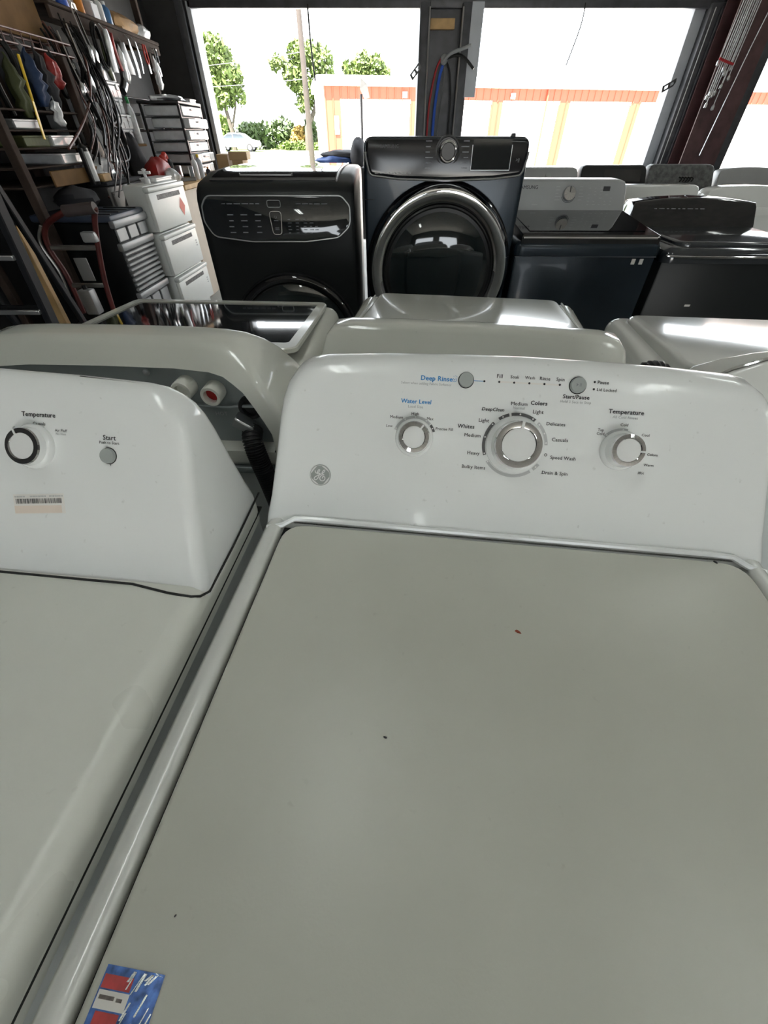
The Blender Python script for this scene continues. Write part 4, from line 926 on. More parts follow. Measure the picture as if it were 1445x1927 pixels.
# bins standing on the side rack
for k, (y, z, m_, lb_) in enumerate(((4.12, 1.292, 'clear_bin', 'clear bin with pale lid on the side rack'), (4.15, 1.192, 'clear_bin', 'cloudy bin on the low shelf of the side rack'), (3.78, 1.382, 'tote_grey', 'grey parts tray on the dark side rack'), (3.80, 1.292, 'cloth_green', 'green parts tray on the dark side rack'))):
    t = thing('parts_bin', lb_, 'bin', (-2.62, y, z), 0)
    h = .06 if z < 1.38 else .05
    obj('tub', MB().rbox((-.2, -.14, 0), (.2, .14, h), .008, 1), m_, t); obj('rim', MB().rbox((-.205, -.145, h - .012), (.205, .145, h), .003, 1), 'bin_lid' if m_ == 'clear_bin' else m_, t)
# cartridge tube leaning on the rack
t = thing('sealant_tube', 'black and white cartridge tube hanging below the tangled cables', 'tube', (-2.36, 4.22, 1.06), 0)
obj('barrel', MB().lathe([(.035, 0), (.037, .01), (.037, .22), (.02, .24), (.008, .25), (.006, .30)], 18), 'black_plastic', t)
obj('label_band', MB().add([(.038 * math.cos(a), .038 * math.sin(a), z) for z in (.02, .20) for a in [R(-60 + 10 * i) for i in range(13)]], [(i, i + 1, i + 14, i + 13) for i in range(12)]), 'bottle_white', t)

# tangle of hanging cables
rr = random.Random(21); LOOKS = [('cable_black', 'black'), ('cable_black', 'black'), ('cable_black', 'black'), ('cable_grey', 'grey'), ('cable_brown', 'brown')]
for k in range(30):
    m_, cn_ = LOOKS[k % 5]
    y0 = 4.72 + .40 * rr.random(); z0 = 1.99 - .10 * rr.random(); x0 = -2.545 + .03 * rr.random()
    y1 = 3.95 + .75 * rr.random(); z1 = .86 + .45 * rr.random(); x1 = -2.42 + .22 * rr.random()
    if y0 < 4.9: x0 = -2.61
    pts = [(x0, y0, z0), (x0 + .06, y0 - .02, z0 - .12)]
    if k % 3 == 0:     # loop hanging back up
        zb = 1.15 + .4 * rr.random(); pts += [(x0 + .08, y0 - .10, (z0 + zb) / 2), (x0 + .1, y0 - .14, zb), (x0 + .1, y0 - .02, zb - .05), (x0 + .1, y0 + .10, zb + .02), (x0 + .07, y0 + .08, (z0 + zb) / 2), (x0 + .02, y0 + .03, z0 - .02)]
    else:
        for q in (.3, .55, .8): pts.append((x0 + (x1 - x0) * q + rr.uniform(-.03, .05), y0 + (y1 - y0) * q * q + rr.uniform(-.05, .05), z0 + (z1 - z0) * q))
        pts.append((x1, y1, z1))
    tag(obj('hanging_cable', MB().tube(smooth(pts, 6), rr.choice([.005, .007, .009, .011]), 7), m_), '%s cable in the tangle hanging from the wall shelving' % cn_, 'cable', 'tangle of %s cables by the plywood panel' % cn_)
# coiled and lumpy gear in the tangle
for k, (y, z, r_, lb_) in enumerate(((5.0, 1.72, .10, 'upper black cord coil hanging in the cable tangle'), (4.95, 1.45, .09, 'lower black cord coil hanging in the cable tangle'), (5.42, 1.92, .13, 'black hose coil hanging under the top shelf'))):
    pts = []
    for i in range(90):
        a = i / 90 * 2 * math.pi * 4; pts.append((.012 * math.sin(a * .7 + k), r_ * (.8 + .12 * math.sin(i * .2)) * math.cos(a) * .7, r_ * (1 + .08 * math.cos(i * .17)) * math.sin(a)))
    tag(obj('cord_coil', MB().tube(pts, .009, 6), 'cable_black', loc=(-2.52, y, z)), lb_, 'cord')
for k, (y, z, m_, lb_) in enumerate(((4.86, 1.50, 'bottle_white', 'white plug adapter hanging highest in the tangle'), (4.80, 1.40, 'bag_clear', 'grey plastic sleeve hanging in the cable tangle'), (4.72, 1.34, 'bottle_white', 'white plug adapter hanging lowest in the tangle'), (5.05, 1.58, 'brushed', 'shiny metal clip hanging in the cable tangle'), (5.12, 1.84, 'brushed', 'shiny metal clamp hanging beside the plywood edge'), (4.66, 1.26, 'paper_tan', 'cream plug box hanging low in the cable tangle'))):
    mb = MB(); lump(mb, (0, 0, 0), .03, .035, .06, k + 40, .15, 12, 7); mb.tube([(0, 0, .05), (-.02, .01, .14), (-.05, .03, .28)], .005, 6)
    tag(obj('hanging_plug', mb, m_, loc=(-2.46, y, z)), lb_, 'plug')

for k in range(16):
    y = rr.uniform(4.55, 5.15); z = 1.98 - (5.2 - y) * .5 - rr.uniform(.05, .6); mb = MB(); lump(mb, (0, 0, 0), .022, rr.uniform(.02, .035), rr.uniform(.03, .07), k + 140, .2, 10, 6); mb.tube([(0, 0, .03), (-.03, .01, .16), (-.06, .04, .32)], .006, 6)
    tag(obj('power_adapter', mb, 'cable_black' if k % 3 else 'brushed', loc=(-2.47 + .05 * rr.random(), y, z)), '%s lump of plugs in the cable tangle' % ('small black' if k % 3 else 'small shiny'), 'plug', '%s plugs in the cable tangle' % ('black' if k % 3 else 'shiny'))

# row of things on the hanging rail
def strip(name, label, cat, y, zt, zb, wy, wx, mat, seed):
    r2 = random.Random(seed); mb = MB(); n = 5; rings = []
    for i in range(n + 1):
        q = i / n; z = zt + (zb - zt) * q; w = wy * (.35 + .65 * min(1, q * 3)) * (1 - .15 * (q > .95)); o = .02 * math.sin(seed + 4 * q)
        rings.append([(wx * math.cos(a), o + w * math.sin(a), z) for a in [2 * math.pi * j / 10 for j in range(10)]])
    mb.loft(rings); mb.tube([(0, 0, zt - .01), (-.03, 0, zt + .03)], .004, 6)
    return tag(obj(name, mb, mat, loc=(-2.535, y, 0)), label, cat)
strip('plastic_pack', 'clear plastic pack of parts hanging beside the black hose coil', 'pack', 5.62, 2.05, 1.78, .055, .02, 'bag_clear', 1)
strip('hanging_belt', 'green webbing belt hanging behind the clear pack', 'belt', 5.50, 2.03, 1.72, .03, .012, 'cloth_green', 2)
strip('hanging_belt', 'red strap hanging beside the clear plastic pack', 'strap', 5.74, 2.04, 1.80, .022, .012, 'bag_red', 3)
strip('tool_sleeve', 'wide grey tool sleeve hanging on the rail', 'sleeve', 5.93, 2.0, 1.79, .07, .022, 'tote_grey', 4)
strip('metal_strip', 'narrow steel strip hanging on the rail beside the grey sleeve', 'strip', 6.10, 2.04, 1.78, .03, .008, 'brushed', 5)
strip('metal_strip', 'thin steel ruler hanging on the rail near the red pliers', 'ruler', 6.24, 2.04, 1.82, .018, .006, 'aluminium', 6)
for y, lb_, m_ in ((6.42, 'red handled pliers hanging on the rail', 'tool_red'), (6.70, 'steel shears hanging at the far end of the rail', 'chrome')):
    t = thing('hand_tool', lb_, 'pliers' if 'pliers' in lb_ else 'shears', (-2.53, y, 1.88))
    for s in (-1, 1):
        obj('handle', MB().tube(smooth([(0, s * .008, .02), (0, s * .035, .06), (0, s * .03, .13), (0, s * .022, .16)], 4), .009, 8), m_, t)
    obj('jaw', MB().rbox((-.006, -.02, -.05), (.006, .02, .03), .005, 1), 'brushed', t)
    obj('hook', MB().tube([(0, 0, .10), (-.02, 0, .16), (-.05, 0, .17)], .004, 6), 'brushed', t)
for y, lb_ in ((5.80, 'white bag of screws hanging below the tool sleeve'), (6.60, 'clear bag hanging beside the steel shears')):
    hang_sack('parts_bag', lb_, 'bag', -2.53, y, 1.98, 1.72, .025, .045, 'bag_clear', int(y * 100))
tag(obj('pipe_elbow', MB().tube(smooth([(0, 0, 0), (.0, .07, .04), (.0, .13, .10), (0, .15, .16)], 5), .035, 14), 'brushed', loc=(-2.70, 5.98, 1.678)), 'short grey metal pipe elbow lying on the upper metal shelf', 'pipe')
# things on top of the shelf board (top face z = 2.11)
t = thing('parts_box', 'pale blue box standing on the top shelf', 'box', (-2.70, 5.72, 2.11)); obj('body', MB().rbox((-.1, -.06, 0), (.1, .06, .10), .006, 1), 'jamb_pale', t); obj('flap', MB().rbox((-.1, -.06, .10), (.1, .0, .106), .002, 1), 'bottle_white', t)
bottle('spray_bottle', 'orange bottle standing on the top shelf', (-2.66, 5.56, 2.11), .035, .16, 'tool_orange', 'bottle_yellow')
bottle('spray_bottle', 'blue bottle standing on the top shelf beside the tan bag', (-2.64, 6.0, 2.11), .04, .15, 'bottle_blue', 'bottle_white')
bottle('spray_bottle', 'white bottle standing on the top shelf beside the blue bottle', (-2.64, 5.88, 2.11), .035, .17, 'bottle_white', 'bottle_white')
bottle('spray_bottle', 'bright blue bottle on the shelf end above the cables', (-2.64, 5.25, 2.11), .045, .18, 'cable_blue', 'bottle_white')
mb = MB(); lump(mb, (0, 0, .055), .12, .26, .085, 60, .25, 18, 10, 0.0); tag(obj('cloth_sack', mb, 'bag_tan', loc=(-2.72, 6.42, 2.11)), 'crumpled tan sack lying on the end of the top shelf', 'sack')
mb = MB(); lump(mb, (0, 0, .05), .08, .12, .07, 61, .3, 14, 8, 0.0); tag(obj('plastic_wrap', mb, 'bag_clear', loc=(-2.70, 6.85, 2.11)), 'clear plastic wrap heaped at the far end of the top shelf', 'wrap')
mb = MB(); lump(mb, (0, 0, .05), .09, .12, .08, 62, .3, 14, 8, 0.0); tag(obj('plastic_wrap', mb, 'bag_clear', loc=(-2.72, 5.42, 2.11)), 'clear plastic bag heaped on the near end of the top shelf', 'bag')
t = thing('metal_case', 'grey metal case on the middle shelf behind the clear boxes', 'case', (-2.78, 5.88, 1.39)); obj('body', MB().rbox((-.12, -.17, 0), (.16, .17, .115), .008, 1), 'metal_box', t); obj('lid', MB().rbox((-.125, -.175, .115), (.165, .175, .13), .005, 1), 'aluminium', t)
bottle('detergent_bottle', 'tall bottle with green cap beside the stacked clear boxes', (-2.54, 5.66, 1.285), .035, .34, 'bag_clear', 'bottle_green')

# clear organizer boxes in two stacks
def organizer(label, y, z, w=.34, dx=0.0, grp='clear organizer boxes stacked on the wall shelf'):
    t = thing('organizer_box', label, 'box', (-2.72 + dx, y, z), 0, grp)
    obj('tub', MB().rbox((-.17, -w / 2, 0), (.17, w / 2, .088), .008, 1), 'clear_bin', t)
    obj('lid', MB().rbox((-.175, -w / 2 - .005, .088), (.175, w / 2 + .005, .106), .005, 1), 'bin_lid', t)
    for s in (-.3, .3): obj('latch', MB().rbox((.168, w * s - .02, .055), (.180, w * s + .02, .100), .003, 1), 'bin_lid', t)
    for s in (-.25, 0, .25): obj('divider', MB().rbox((.169, w * s - .004, .008), (.1725, w * s + .004, .05), .001, 1), 'metal_box', t)
NM = ['bottom', 'second from bottom', 'middle', 'second from top', 'topmost']
for k in range(5): organizer('clear organizer box, %s of the stack beside the green-capped bottle' % NM[k], 5.43 - .01 * (k % 2), 1.285 + .1065 * k, .36 if k == 1 else .32, [.0, .02, -.01, .01, .0][k])
for k in range(4): organizer('clear organizer box, %s of the shorter stack behind the cables' % ['bottom', 'second from bottom', 'third from bottom', 'topmost'][k], 4.98, 1.285 + .1065 * k, .30, [.01, -.02, .0, -.03][k])

# work bench by the bay opening
BN = thing('work_bench', 'wooden work bench with cream front panel by the bay opening', 'bench', (-2.5, 6.05, 0))
obj('bench_top', MB().rbox((-.50, -1.05, .955), (.56, 1.10, 1.0), .006, 1), 'raw_wood', BN)
obj('front_panel', MB().rbox((.49, -1.0, .0), (.52, 1.05, .955), .004, 1), 'bench_cream', BN)
for x in (-.45, .43):
    for y in (-.98, 1.0): obj('leg', MB().rbox((x, y, 0), (x + .06, y + .05, .955), .004, 1), 'raw_wood', BN)
# drawer tower on the bench
T = thing('drawer_tower', 'black drawer tower with six clear drawers standing on the work bench', 'drawer unit', (-2.38, 6.35, 1.0))
for x in (-.21, .19):
    for y in (-.35, .33): obj('post', MB().rbox((x, y, 0), (x + .025, y + .025, .60), .004, 1), 'black_plastic', T)
obj('top_plate', MB().rbox((-.22, -.36, .59), (.22, .36, .615), .006, 1), 'black_plastic', T)
for k in range(6):
    z = .02 + .096 * k; dx = [.02, .05, .0, .03, .055, .01][k]
    obj('runner', MB().box((-.2, -.345, z - .012), (.2, .345, z - .006)), 'black_plastic', T)
    d = obj('drawer', MB().rbox((-.19 + dx, -.31, z), (.215 + dx, .31, z + .080), .008, 1), 'clear_bin', T)
    obj('handle', MB().rbox((.212 + dx, -.07, z + .045), (.232 + dx, .07, z + .060), .004, 1), 'bin_lid', d)
    for s in (-.16, .16): obj('divider', MB().box((.214 + dx, s - .004, z + .008), (.217 + dx, s + .004, z + .07)), 'metal_box', d)
mb = MB(); lump(mb, (0, 0, .02), .16, .26, .035, 70, .35, 18, 8, 0.0); tag(obj('plastic_sheet', mb, 'bag_clear', loc=(-2.36, 6.25, 1.615)), 'crumpled clear plastic sheet lying on top of the drawer tower', 'plastic')
t = thing('tray_lid', 'white tray lid on the far end of the drawer tower', 'tray', (-2.30, 6.58, 1.615)); obj('tray', MB().rbox((-.1, -.1, 0), (.1, .1, .03), .006, 1), 'bottle_white', t); obj('rim', MB().rbox((-.106, -.106, .024), (.106, .106, .032), .003, 1), 'bottle_white', t)
# low cabinet carrying the bags
LC = thing('low_cabinet', 'grey low cabinet under the heaped plastic bags', 'cabinet', (-2.62, 4.62, 0))
obj('body', MB().rbox((-.3, -.32, .02), (.3, .32, 1.04), .01, 1), 'metal_box', LC); obj('top', MB().rbox((-.31, -.33, 1.04), (.31, .33, 1.07), .006, 1), 'cloth_dark', LC); obj('door', MB().rbox((.295, -.29, .06), (.312, .29, 1.0), .006, 1), 'metal_box', LC)
def heap(name, label, cat, x, y, z, rx, ry, rz, mat, seed, amp=.3):
    mb = MB(); lump(mb, (0, 0, rz * .6), rx, ry, rz, seed, amp, 18, 10, 0.0); return tag(obj(name, mb, mat, loc=(x, y, z)), label, cat)
heap('plastic_bag', 'large crumpled clear plastic bag on the low grey cabinet', 'bag', -2.48, 4.47, 1.07, .13, .17, .11, 'bag_clear', 80)
heap('foil_bag', 'shiny silver foil bag on the low cabinet beside the plastic bag', 'bag', -2.50, 4.80, 1.07, .10, .12, .13, 'foil_silver', 81, .35)
t = thing('timber_offcut', 'small timber block under the plastic bag at the cabinet edge', 'block', (-2.36, 4.36, 1.07)); obj('block', MB().rbox((-.05, -.06, 0), (.04, .06, .05), .004, 1), 'raw_wood', t); obj('knot', MB().lathe([(.010, 0), (.008, .001), (0, .001)], 10, Matrix.Translation((.0, 0, .05))), 'plywood', t)
heap('red_bag', 'red and white plastic bag on the bench before the drawer tower', 'bag', -2.25, 5.22, 1.0, .10, .15, .12, 'bag_red', 82)
heap('clear_bag', 'clear bag of parts on the bench front edge', 'bag', -2.12, 5.20, 1.0, .07, .10, .07, 'bag_clear', 83)
heap('black_bag', 'black pouch standing behind the red bag on the bench', 'pouch', -2.45, 5.25, 1.0, .09, .10, .22, 'cloth_dark', 84, .15)
t = thing('bench_grinder', 'red bench power tool with black guard on the work bench', 'power tool', (-2.30, 5.52, 1.0), R(20))
mb = MB(); lump(mb, (0, 0, .13), .06, .09, .07, 85, .1, 16, 9); obj('motor', mb, 'tool_red', t)
obj('grip', MB().tube(smooth([(0, .06, .14), (.02, .14, .2), (.03, .2, .16), (.03, .22, .08)], 5), .025, 10), 'tool_red', t)
obj('base', MB().rbox((-.07, -.1, 0), (.07, .1, .07), .012, 2), 'black_plastic', t); obj('guard', MB().lathe([(.07, 0), (.075, .02), (.06, .04), (.02, .04)], 18, Matrix.Translation((.05, -.06, .10)) @ Matrix.Rotation(R(90), 4, 'Y')), 'black_plastic', t)
bottle('glue_bottle', 'white bottle with white cap standing on the bench before the drawers', (-2.02, 5.62, 1.0), .033, .20, 'bottle_white', 'bottle_white')
bottle('glue_bottle', 'bottle with yellow cap standing on the bench before the drawers', (-2.03, 5.80, 1.0), .035, .20, 'jamb_pale', 'bottle_yellow')
bottle('glue_bottle', 'small dark bottle near the bench corner', (-1.99, 5.93, 1.0), .025, .09, 'cloth_dark', 'tool_orange')
for k, (x, y, lb_) in enumerate(((-2.06, 5.40, 'grey steel clamp lying on the bench between bags and bottles'), (-2.16, 5.45, 'grey chisel block lying on the bench'))):
    t = thing('clamp', lb_, 'clamp', (x, y, 1.0), R(35 + 50 * k)); obj('bar', MB().rbox((-.10, -.012, 0), (.10, .012, .03), .004, 1), 'tote_grey', t); obj('jaw', MB().rbox((.05, -.02, .03), (.09, .02, .12), .005, 1), 'aluminium', t)
# cardboard box beside the opening, standing on a stool-height crate
t = thing('cardboard_box', 'brown cardboard box by the corner of the first bay', 'box', (-2.10, 7.36, 0), R(4))
obj('carton', MB().rbox((-.17, -.18, 0), (.17, .22, 1.16), .004, 1), 'cardboard', t)
obj('flap', MB().rbox((.0, -.185, 1.10), (.24, .1, 1.185), .003, 1), 'cardboard', t); obj('tape', MB().box((-.02, -.1815, .2), (.03, -.180, 1.16)), 'paper_tan', t)

# three white pull-out bins stacked
for k, (z0, z1, dy, lb_) in enumerate(((.07, .40, .03, 'white plastic bin, lowest of the three stacked by the bench'), (.405, .735, .0, 'white plastic bin, middle of the three stacked by the bench'), (.74, 1.06, -.02, 'white plastic bin with red diamond tag, topmost of the three stacked'))):
    t = thing('freezer_bin', lb_, 'bin', (-2.13, 4.50 + dy, z0 if k else 0.0), R(-3), 'white stacked bins'); h = z1 - z0; b0 = 0 if k else z0
    if k == 0: obj('plinth', MB().rbox((.03, -.30, 0), (.2, .30, .07), .006, 1), 'bin_white', t)
    obj('tub', MB().rbox((.02, -.33, b0), (.20, .33, b0 + h - .005), .015, 2), 'bin_white', t)
    f = obj('front', MB().rbox((.195, -.345, b0 + .004), (.235, .345, b0 + h - .05), .012, 2), 'bin_white', t)
    obj('lip', MB().rbox((.19, -.345, b0 + h - .05), (.245, .345, b0 + h - .015), .012, 2), 'bin_white', t)
    obj('slot', MB().rbox((.2335, -.22, b0 + h - .105), (.2365, .22, b0 + h - .072), .001, 1), 'bin_slot', f)
    if k == 2:
        obj('diamond_tag', MB().add([(.2362, .20, b0 + .06), (.2362, .26, b0 + .13), (.2362, .20, b0 + .20), (.2362, .14, b0 + .13)], [(0, 1, 2, 3)]), 'red_tag', f, recalc=False)
    else:
        mb = MB()
        for r_ in range(3): mb.add([(.2362, .26, b0 + .14 + .02 * r_), (.2362, .29, b0 + .14 + .02 * r_), (.2362, .29, b0 + .15 + .02 * r_), (.2362, .26, b0 + .15 + .02 * r_)], [(0, 1, 2, 3)])
        obj('printed_mark', mb, 'ink_grey', f, recalc=False)
t = thing('faucet_part', 'small white plastic valve standing on the topmost white bin', 'valve', (-2.0, 4.36, 1.055)); obj('body', MB().lathe([(.025, 0), (.025, .03), (.012, .04), (.012, .08), (.02, .09), (0, .10)], 14), 'bottle_white', t); obj('lever', MB().rbox((-.05, -.01, .06), (.05, .01, .08), .004, 1), 'bottle_white', t)
t = thing('white_tray', 'white tray lying on the topmost white bin', 'tray', (-2.02, 4.60, 1.055), R(-3)); obj('tray', MB().rbox((-.07, -.15, 0), (.07, .15, .025), .006, 1), 'bottle_white', t); obj('rim', MB().rbox((-.075, -.155, .018), (.075, .155, .03), .004, 1), 'bottle_white', t)

# black ribbed tool chest
t = thing('tool_chest', 'tall black tool chest with grey ribbed front beside the white drawers', 'tool chest', (-2.30, 3.86, 0), R(-2))
obj('body', MB().rbox((-.30, -.24, .02), (.285, .26, .88), .02, 2), 'tote_black', t)
obj('lid', MB().rbox((-.31, -.25, .88), (.30, .27, .925), .015, 2), 'tote_blue', t)
for k in range(4): obj('lid_groove', MB().rbox((.02, -.20 + .125 * k, .924), (.28, -.18 + .125 * k, .930), .002, 1), 'tote_black', t)
for z in (.845, .70, .36): obj('band', MB().rbox((.27, -.25, z), (.315, .27, z + .05), .01, 2), 'tote_grey', t)
for z0, z1 in ((.755, .84), (.02, .35)):
    for k in range(3): obj('front_panel', MB().rbox((.28, -.225 + .165 * k, z0), (.298, -.085 + .165 * k, z1), .006, 1), 'tote_grey', t)
sl = obj('slat', MB().rbox((.28, -.235, 0), (.306, .255, .024), .006, 1), 'tote_grey', t, loc=(0, 0, .42))
for k in range(1, 8): share('slat', sl, t, (0, 0, .42 + .035 * k))
mb = MB(); lump(mb, (0, 0, .06), .16, .14, .08, 90, .2, 16, 9, 0.0); tag(obj('black_bag', mb, 'cloth_dark', loc=(-2.40, 3.95, .930)), 'dark crumpled bag lying on the tool chest lid', 'bag')

# hand truck with a motor on it
t = thing('hand_truck', 'red hand truck with curved handle standing before the tool chest', 'hand truck', (-2.12, 3.22, 0))
rails = {-1: [(-.15, -.02, .04), (-.15, 0, .35), (-.14, .0, .62), (-.17, .0, .80), (-.11, -.01, .92), (.07, -.02, 1.0)], 1: [(.06, -.02, .04), (.08, 0, .35), (.12, 0, .62), (.20, 0, .90), (.265, -.02, 1.015)]}
for s, pts in rails.items(): obj('rail', MB().tube(smooth(pts, 6), .017, 10), 'truck_red', t)
obj('steel_tube', MB().tube(smooth([(-.175, -.02, .06), (-.18, -.02, .45), (-.165, -.02, .65), (-.20, -.02, .82), (-.14, -.02, .92)], 6), .010, 8), 'truck_steel', t)
obj('grip', MB().tube([(.06, -.02, .998), (.265, -.02, 1.016)], .032, 16), 'truck_grip', t)
for z, x0, x1 in ((.78, -.16, .16), (.55, -.14, .11), (.28, -.15, .07)): obj('cross_bar', MB().rbox((x0, -.012, z), (x1, .012, z + .03), .006, 1), 'truck_steel', t)
obj('clamp_block', MB().rbox((.11, -.05, .83), (.20, .0, .89), .01, 2), 'tote_grey', t)
obj('toe_plate', MB().rbox((-.2, -.22, .01), (.12, -.01, .025), .004, 1), 'truck_red', t)
for x in (-.24, .16):
    w = obj('wheel', MB().lathe([(.05, -.03), (.11, -.03), (.125, -.015), (.125, .015), (.11, .03), (.05, .03)], 24), 'tyre', t, (x, .08, .13), (0, R(90), 0)); obj('hub', MB().lathe([(.0, -.025), (.055, -.025), (.055, .025), (0, .025)], 16), 'truck_steel', w)
obj('axle', MB().tube([(-.26, .08, .13), (.18, .08, .13)], .01, 8), 'truck_steel', t)
obj('hanging_tag', MB().rbox((-.02, -.03, .60), (.07, -.024, .74), .002, 1), 'tote_grey', t)
m_ = thing('motor', 'round dark motor resting on the hand truck', 'motor', (-2.16, 3.11, .027)); obj('housing', MB().lathe([(.05, 0), (.085, .01), (.09, .05), (.09, .32), (.08, .36), (.03, .38)], 24), 'tote_black', m_); obj('terminal_box', MB().rbox((-.02, -.13, .24), (.06, -.085, .36), .005, 1), 'metal_box', m_); obj('paper_tag', MB().add([(.0, -.132, .22), (.05, -.134, .25), (.06, -.134, .36), (.01, -.132, .33)], [(0, 1, 2, 3)]), 'paper', m_, recalc=False)
bk = thing('plastic_jug', 'pale plastic can standing on the motor housing', 'can', (-2.10, 3.11, .408))
obj('body', MB().rbox((-.045, -.04, 0), (.045, .04, .16), .012, 2), 'tote_grey', bk); obj('cap', MB().lathe([(.015, .16), (.015, .185), (0, .187)], 12), 'black_plastic', bk)

# step ladder and timber at the frame edge
t = thing('step_ladder', 'dark step ladder with aluminium treads at the left frame edge', 'ladder', (-2.25, 2.5, 0))
for x in (-.23, .23): obj('rail', MB().rbox((x - .02, -.035, 0), (x + .02, .035, 1.25), .006, 1, Matrix.Rotation(R(-6), 4, 'X')), 'ladder_dark', t)
for x in (-.23, .23): obj('rear_rail', MB().rbox((x - .015, -.02, 0), (x + .015, .02, 1.24), .005, 1, Matrix.Translation((0, .42, 0)) @ Matrix.Rotation(R(12), 4, 'X')), 'ladder_dark', t)
for z in (.32, .595, .865, 1.13):
    tr_ = obj('tread', MB().rbox((-.22, -.05 + z * .1, z - .012), (.22, .06 + z * .1, z + .012), .004, 1), 'aluminium', t)
    for k in range(5): obj('tread_rib', MB().box((-.215, -.04 + .02 * k + z * .1, z + .012), (.215, -.034 + .02 * k + z * .1, z + .015)), 'ladder_dark', tr_)
t = thing('timber_plank', 'bare timber plank leaning behind the step ladder treads', 'plank', (-2.12, 2.76, 0)); obj('board', MB().rbox((-.05, -.02, 0), (.045, .02, .98), .003, 1), 'raw_wood', t); obj('end_grain', MB().box((-.045, -.016, .98), (.04, .016, .982)), 'plywood', t)

# ------------------------------------------------------------------ things on the bay post and column
def cord(name, label, pts, r, mat, cat='cable', group=None): return tag(obj(name, MB().tube(smooth(pts, 6), r, 8), mat), label, cat, group)
cord('red_cable', 'red cable hanging in the bay post', [(.76, 7.95, 2.08), (.70, 7.97, 1.98), (.64, 7.96, 1.72), (.62, 7.96, 1.40), (.61, 7.96, .2)], .014, 'cable_red')
cord('blue_cable', 'thick blue cable hanging in the bay post', [(.80, 7.93, 2.06), (.75, 7.95, 1.92), (.71, 7.95, 1.62), (.70, 7.95, 1.2), (.70, 7.95, .2)], .020, 'cable_blue')
cord('black_cable', 'black cord draped from the knot on the bay post', [(.81, 7.90, 2.07), (.88, 7.93, 1.95), (.92, 7.93, 1.7), (.92, 7.93, 1.4), (.93, 7.94, .2)], .012, 'cable_black')
cord('grey_wire', 'thin grey wire with white ferrule hanging in the bay post', [(.80, 7.92, 2.05), (.80, 7.93, 1.8), (.77, 7.93, 1.45), (.77, 7.93, 1.25)], .006, 'cable_grey', 'wire')
cord('grey_hose', 'grey hose arm reaching from the post knot to the splice plate', [(.78, 7.88, 2.05), (.86, 7.80, 2.11), (1.02, 7.72, 2.15), (1.10, 7.70, 2.17)], .018, 'tote_grey', 'hose')
cord('black_hose', 'black hook arm drooping from the post knot into the second bay', [(.82, 7.88, 2.08), (.95, 7.80, 2.10), (1.05, 7.74, 2.06), (1.16, 7.70, 1.97)], .016, 'cable_black', 'hook')
mb = MB(); lump(mb, (0, 0, 0), .05, .04, .05, 95, .2, 12, 7); tag(obj('tape_knot', mb, 'tote_grey', loc=(.79, 7.91, 2.07)), 'pale taped knot holding the cables on the bay post', 'knot')
t = thing('wire_ferrule', 'white plastic connector at the end of the grey wire', 'connector', (.77, 7.93, 1.12)); obj('sleeve', MB().lathe([(.012, .0), (.022, .02), (.022, .10), (.010, .14)], 12), 'bottle_white', t); obj('pin', MB().tube([(0, 0, 0), (0.0, 0, -.07)], .006, 6), 'brushed', t)
cord('door_cord', 'dark pull cord hanging from the header over the first bay', [(-.95, 7.93, 2.53), (-.95, 7.93, 2.2), (-.93, 7.93, 1.88)], .010, 'cable_black', 'cord')
cord('door_cord', 'dark pull cord hanging from the header over the second bay', [(2.50, 7.93, 2.54), (2.50, 7.93, 2.35), (2.42, 7.93, 2.02)], .007, 'cable_black', 'cord')
rr = random.Random(31)
for k in range(12):
    x = 4.19 + .017 * k; L_ = rr.uniform(.75, 1.15)
    t = thing('hanging_line', 'pale thin line with metal end hanging on the brown column', 'line', (x, 7.50 - .012 * (k % 3), 2.78 - L_), 0, 'pale lines hanging on the brown column')
    obj('line', MB().tube([(0, 0, 0), (.01, -.01, L_ * .5), (.04, .02, L_)], .006, 6), 'bag_clear', t)
    obj('fitting', MB().lathe([(.008, -.05), (.020, -.04), (.020, -.01), (.008, .01)], 10), rr.choice(['brushed', 'chrome', 'rust', 'brushed']), t)
obj('hook_bar', MB().tube([(-.45, -.475, 2.79), (-.10, -.475, 2.79)], .012, 8), 'rust_column', bpy.data.objects['frame_column'])
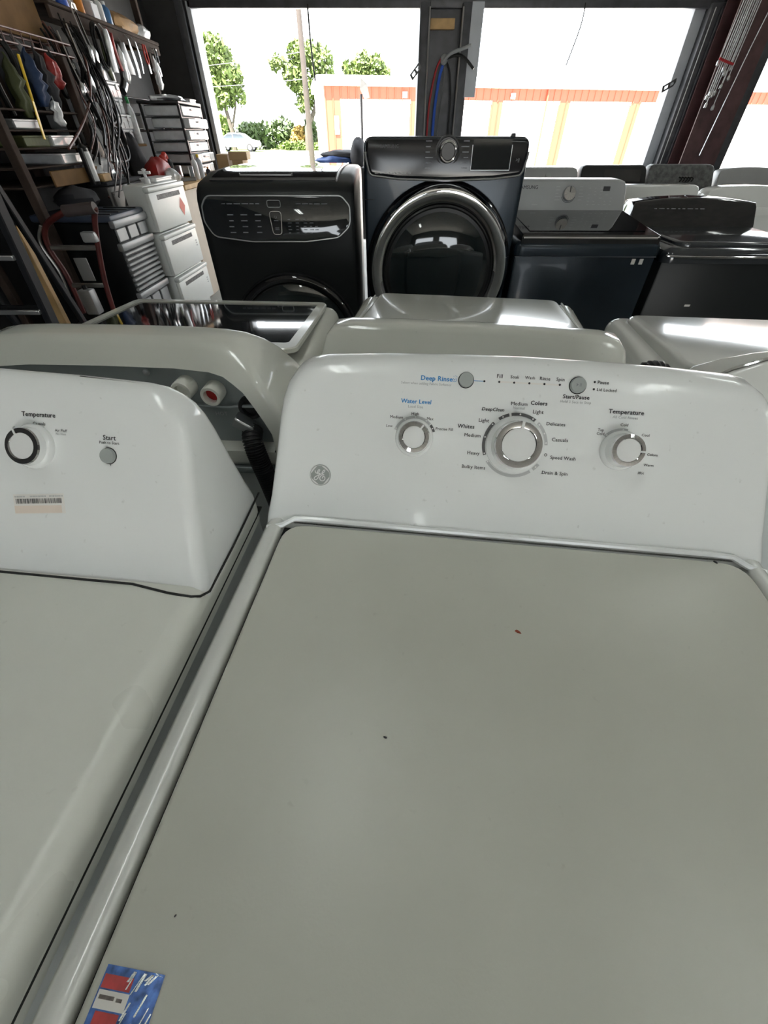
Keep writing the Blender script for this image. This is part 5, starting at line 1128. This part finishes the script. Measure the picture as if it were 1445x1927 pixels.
cord('long_wire', 'long slanting silver wire with weights crossing the brown column', [(4.56, 7.46, 2.62), (4.50, 7.46, 2.2), (4.45, 7.46, 1.7), (4.40, 7.46, 1.14)], .006, 'aluminium', 'wire')
cord('red_clip', 'red cord tied across the lines on the brown column', [(4.16, 7.46, 2.04), (4.26, 7.445, 2.01), (4.36, 7.46, 1.99)], .012, 'cable_red', 'cord')
# dark trolley and blue tarp just outside, seen over the black washer
t = thing('folded_tarp', 'blue and black folded tarps on a rack behind the black washer', 'tarp', (-.78, 8.9, -.02), R(-8))
obj('rack', MB().rbox((-.35, -.12, 0), (.35, .12, 1.02), .01, 1), 'black_plastic', t)
mb = MB(); lump(mb, (0, 0, 1.06), .34, .14, .07, 97, .2, 18, 8, 1.02); obj('blue_fold', mb, 'tarp_blue', t)
mb = MB(); lump(mb, (.1, 0, 1.13), .36, .12, .06, 98, .25, 18, 8, 1.08); obj('black_fold', mb, 'cloth_dark', t)
mb = MB(); lump(mb, (0, 0, .16), .13, .12, .19, 99, .12, 16, 9, 0.0)
t = thing('tool_bag', 'dark rounded bag on a stand beside the navy dryer', 'bag', (-.42, 8.75, -.02)); obj('stand', MB().rbox((-.14, -.12, 0), (.14, .12, .98), .01, 1), 'black_plastic', t)
o = obj('bag', mb, 'cloth_dark', t, loc=(0, 0, .98))

# ------------------------------------------------------------------ ceiling lamps
LN = ['over the near dryer', 'over the far rows', 'over the near washer', 'near the right wall', 'near the back doors']
for k, (x, y) in enumerate(((-.75, .35), (3.4, 2.6), (1.5, -.9), (4.6, -.6), (-1.0, -4.4))):
    t = thing('tube_light', 'twin-tube ceiling light hanging %s' % LN[k], 'ceiling light', (x, y, 3.3))
    obj('housing', MB().rbox((-.10, -.65, .03), (.10, .65, .09), .01, 1), 'lamp_body', t)
    for s in (-.05, .05): obj('tube', MB().tube([(s, -.6, 0.015), (s, .6, 0.015)], .016, 10), 'lamp_tube', t)
    for s in (-.5, .5): obj('hanger', MB().tube([(0, s, .09), (0, s, .30)], .006, 6), 'cable_grey', t)
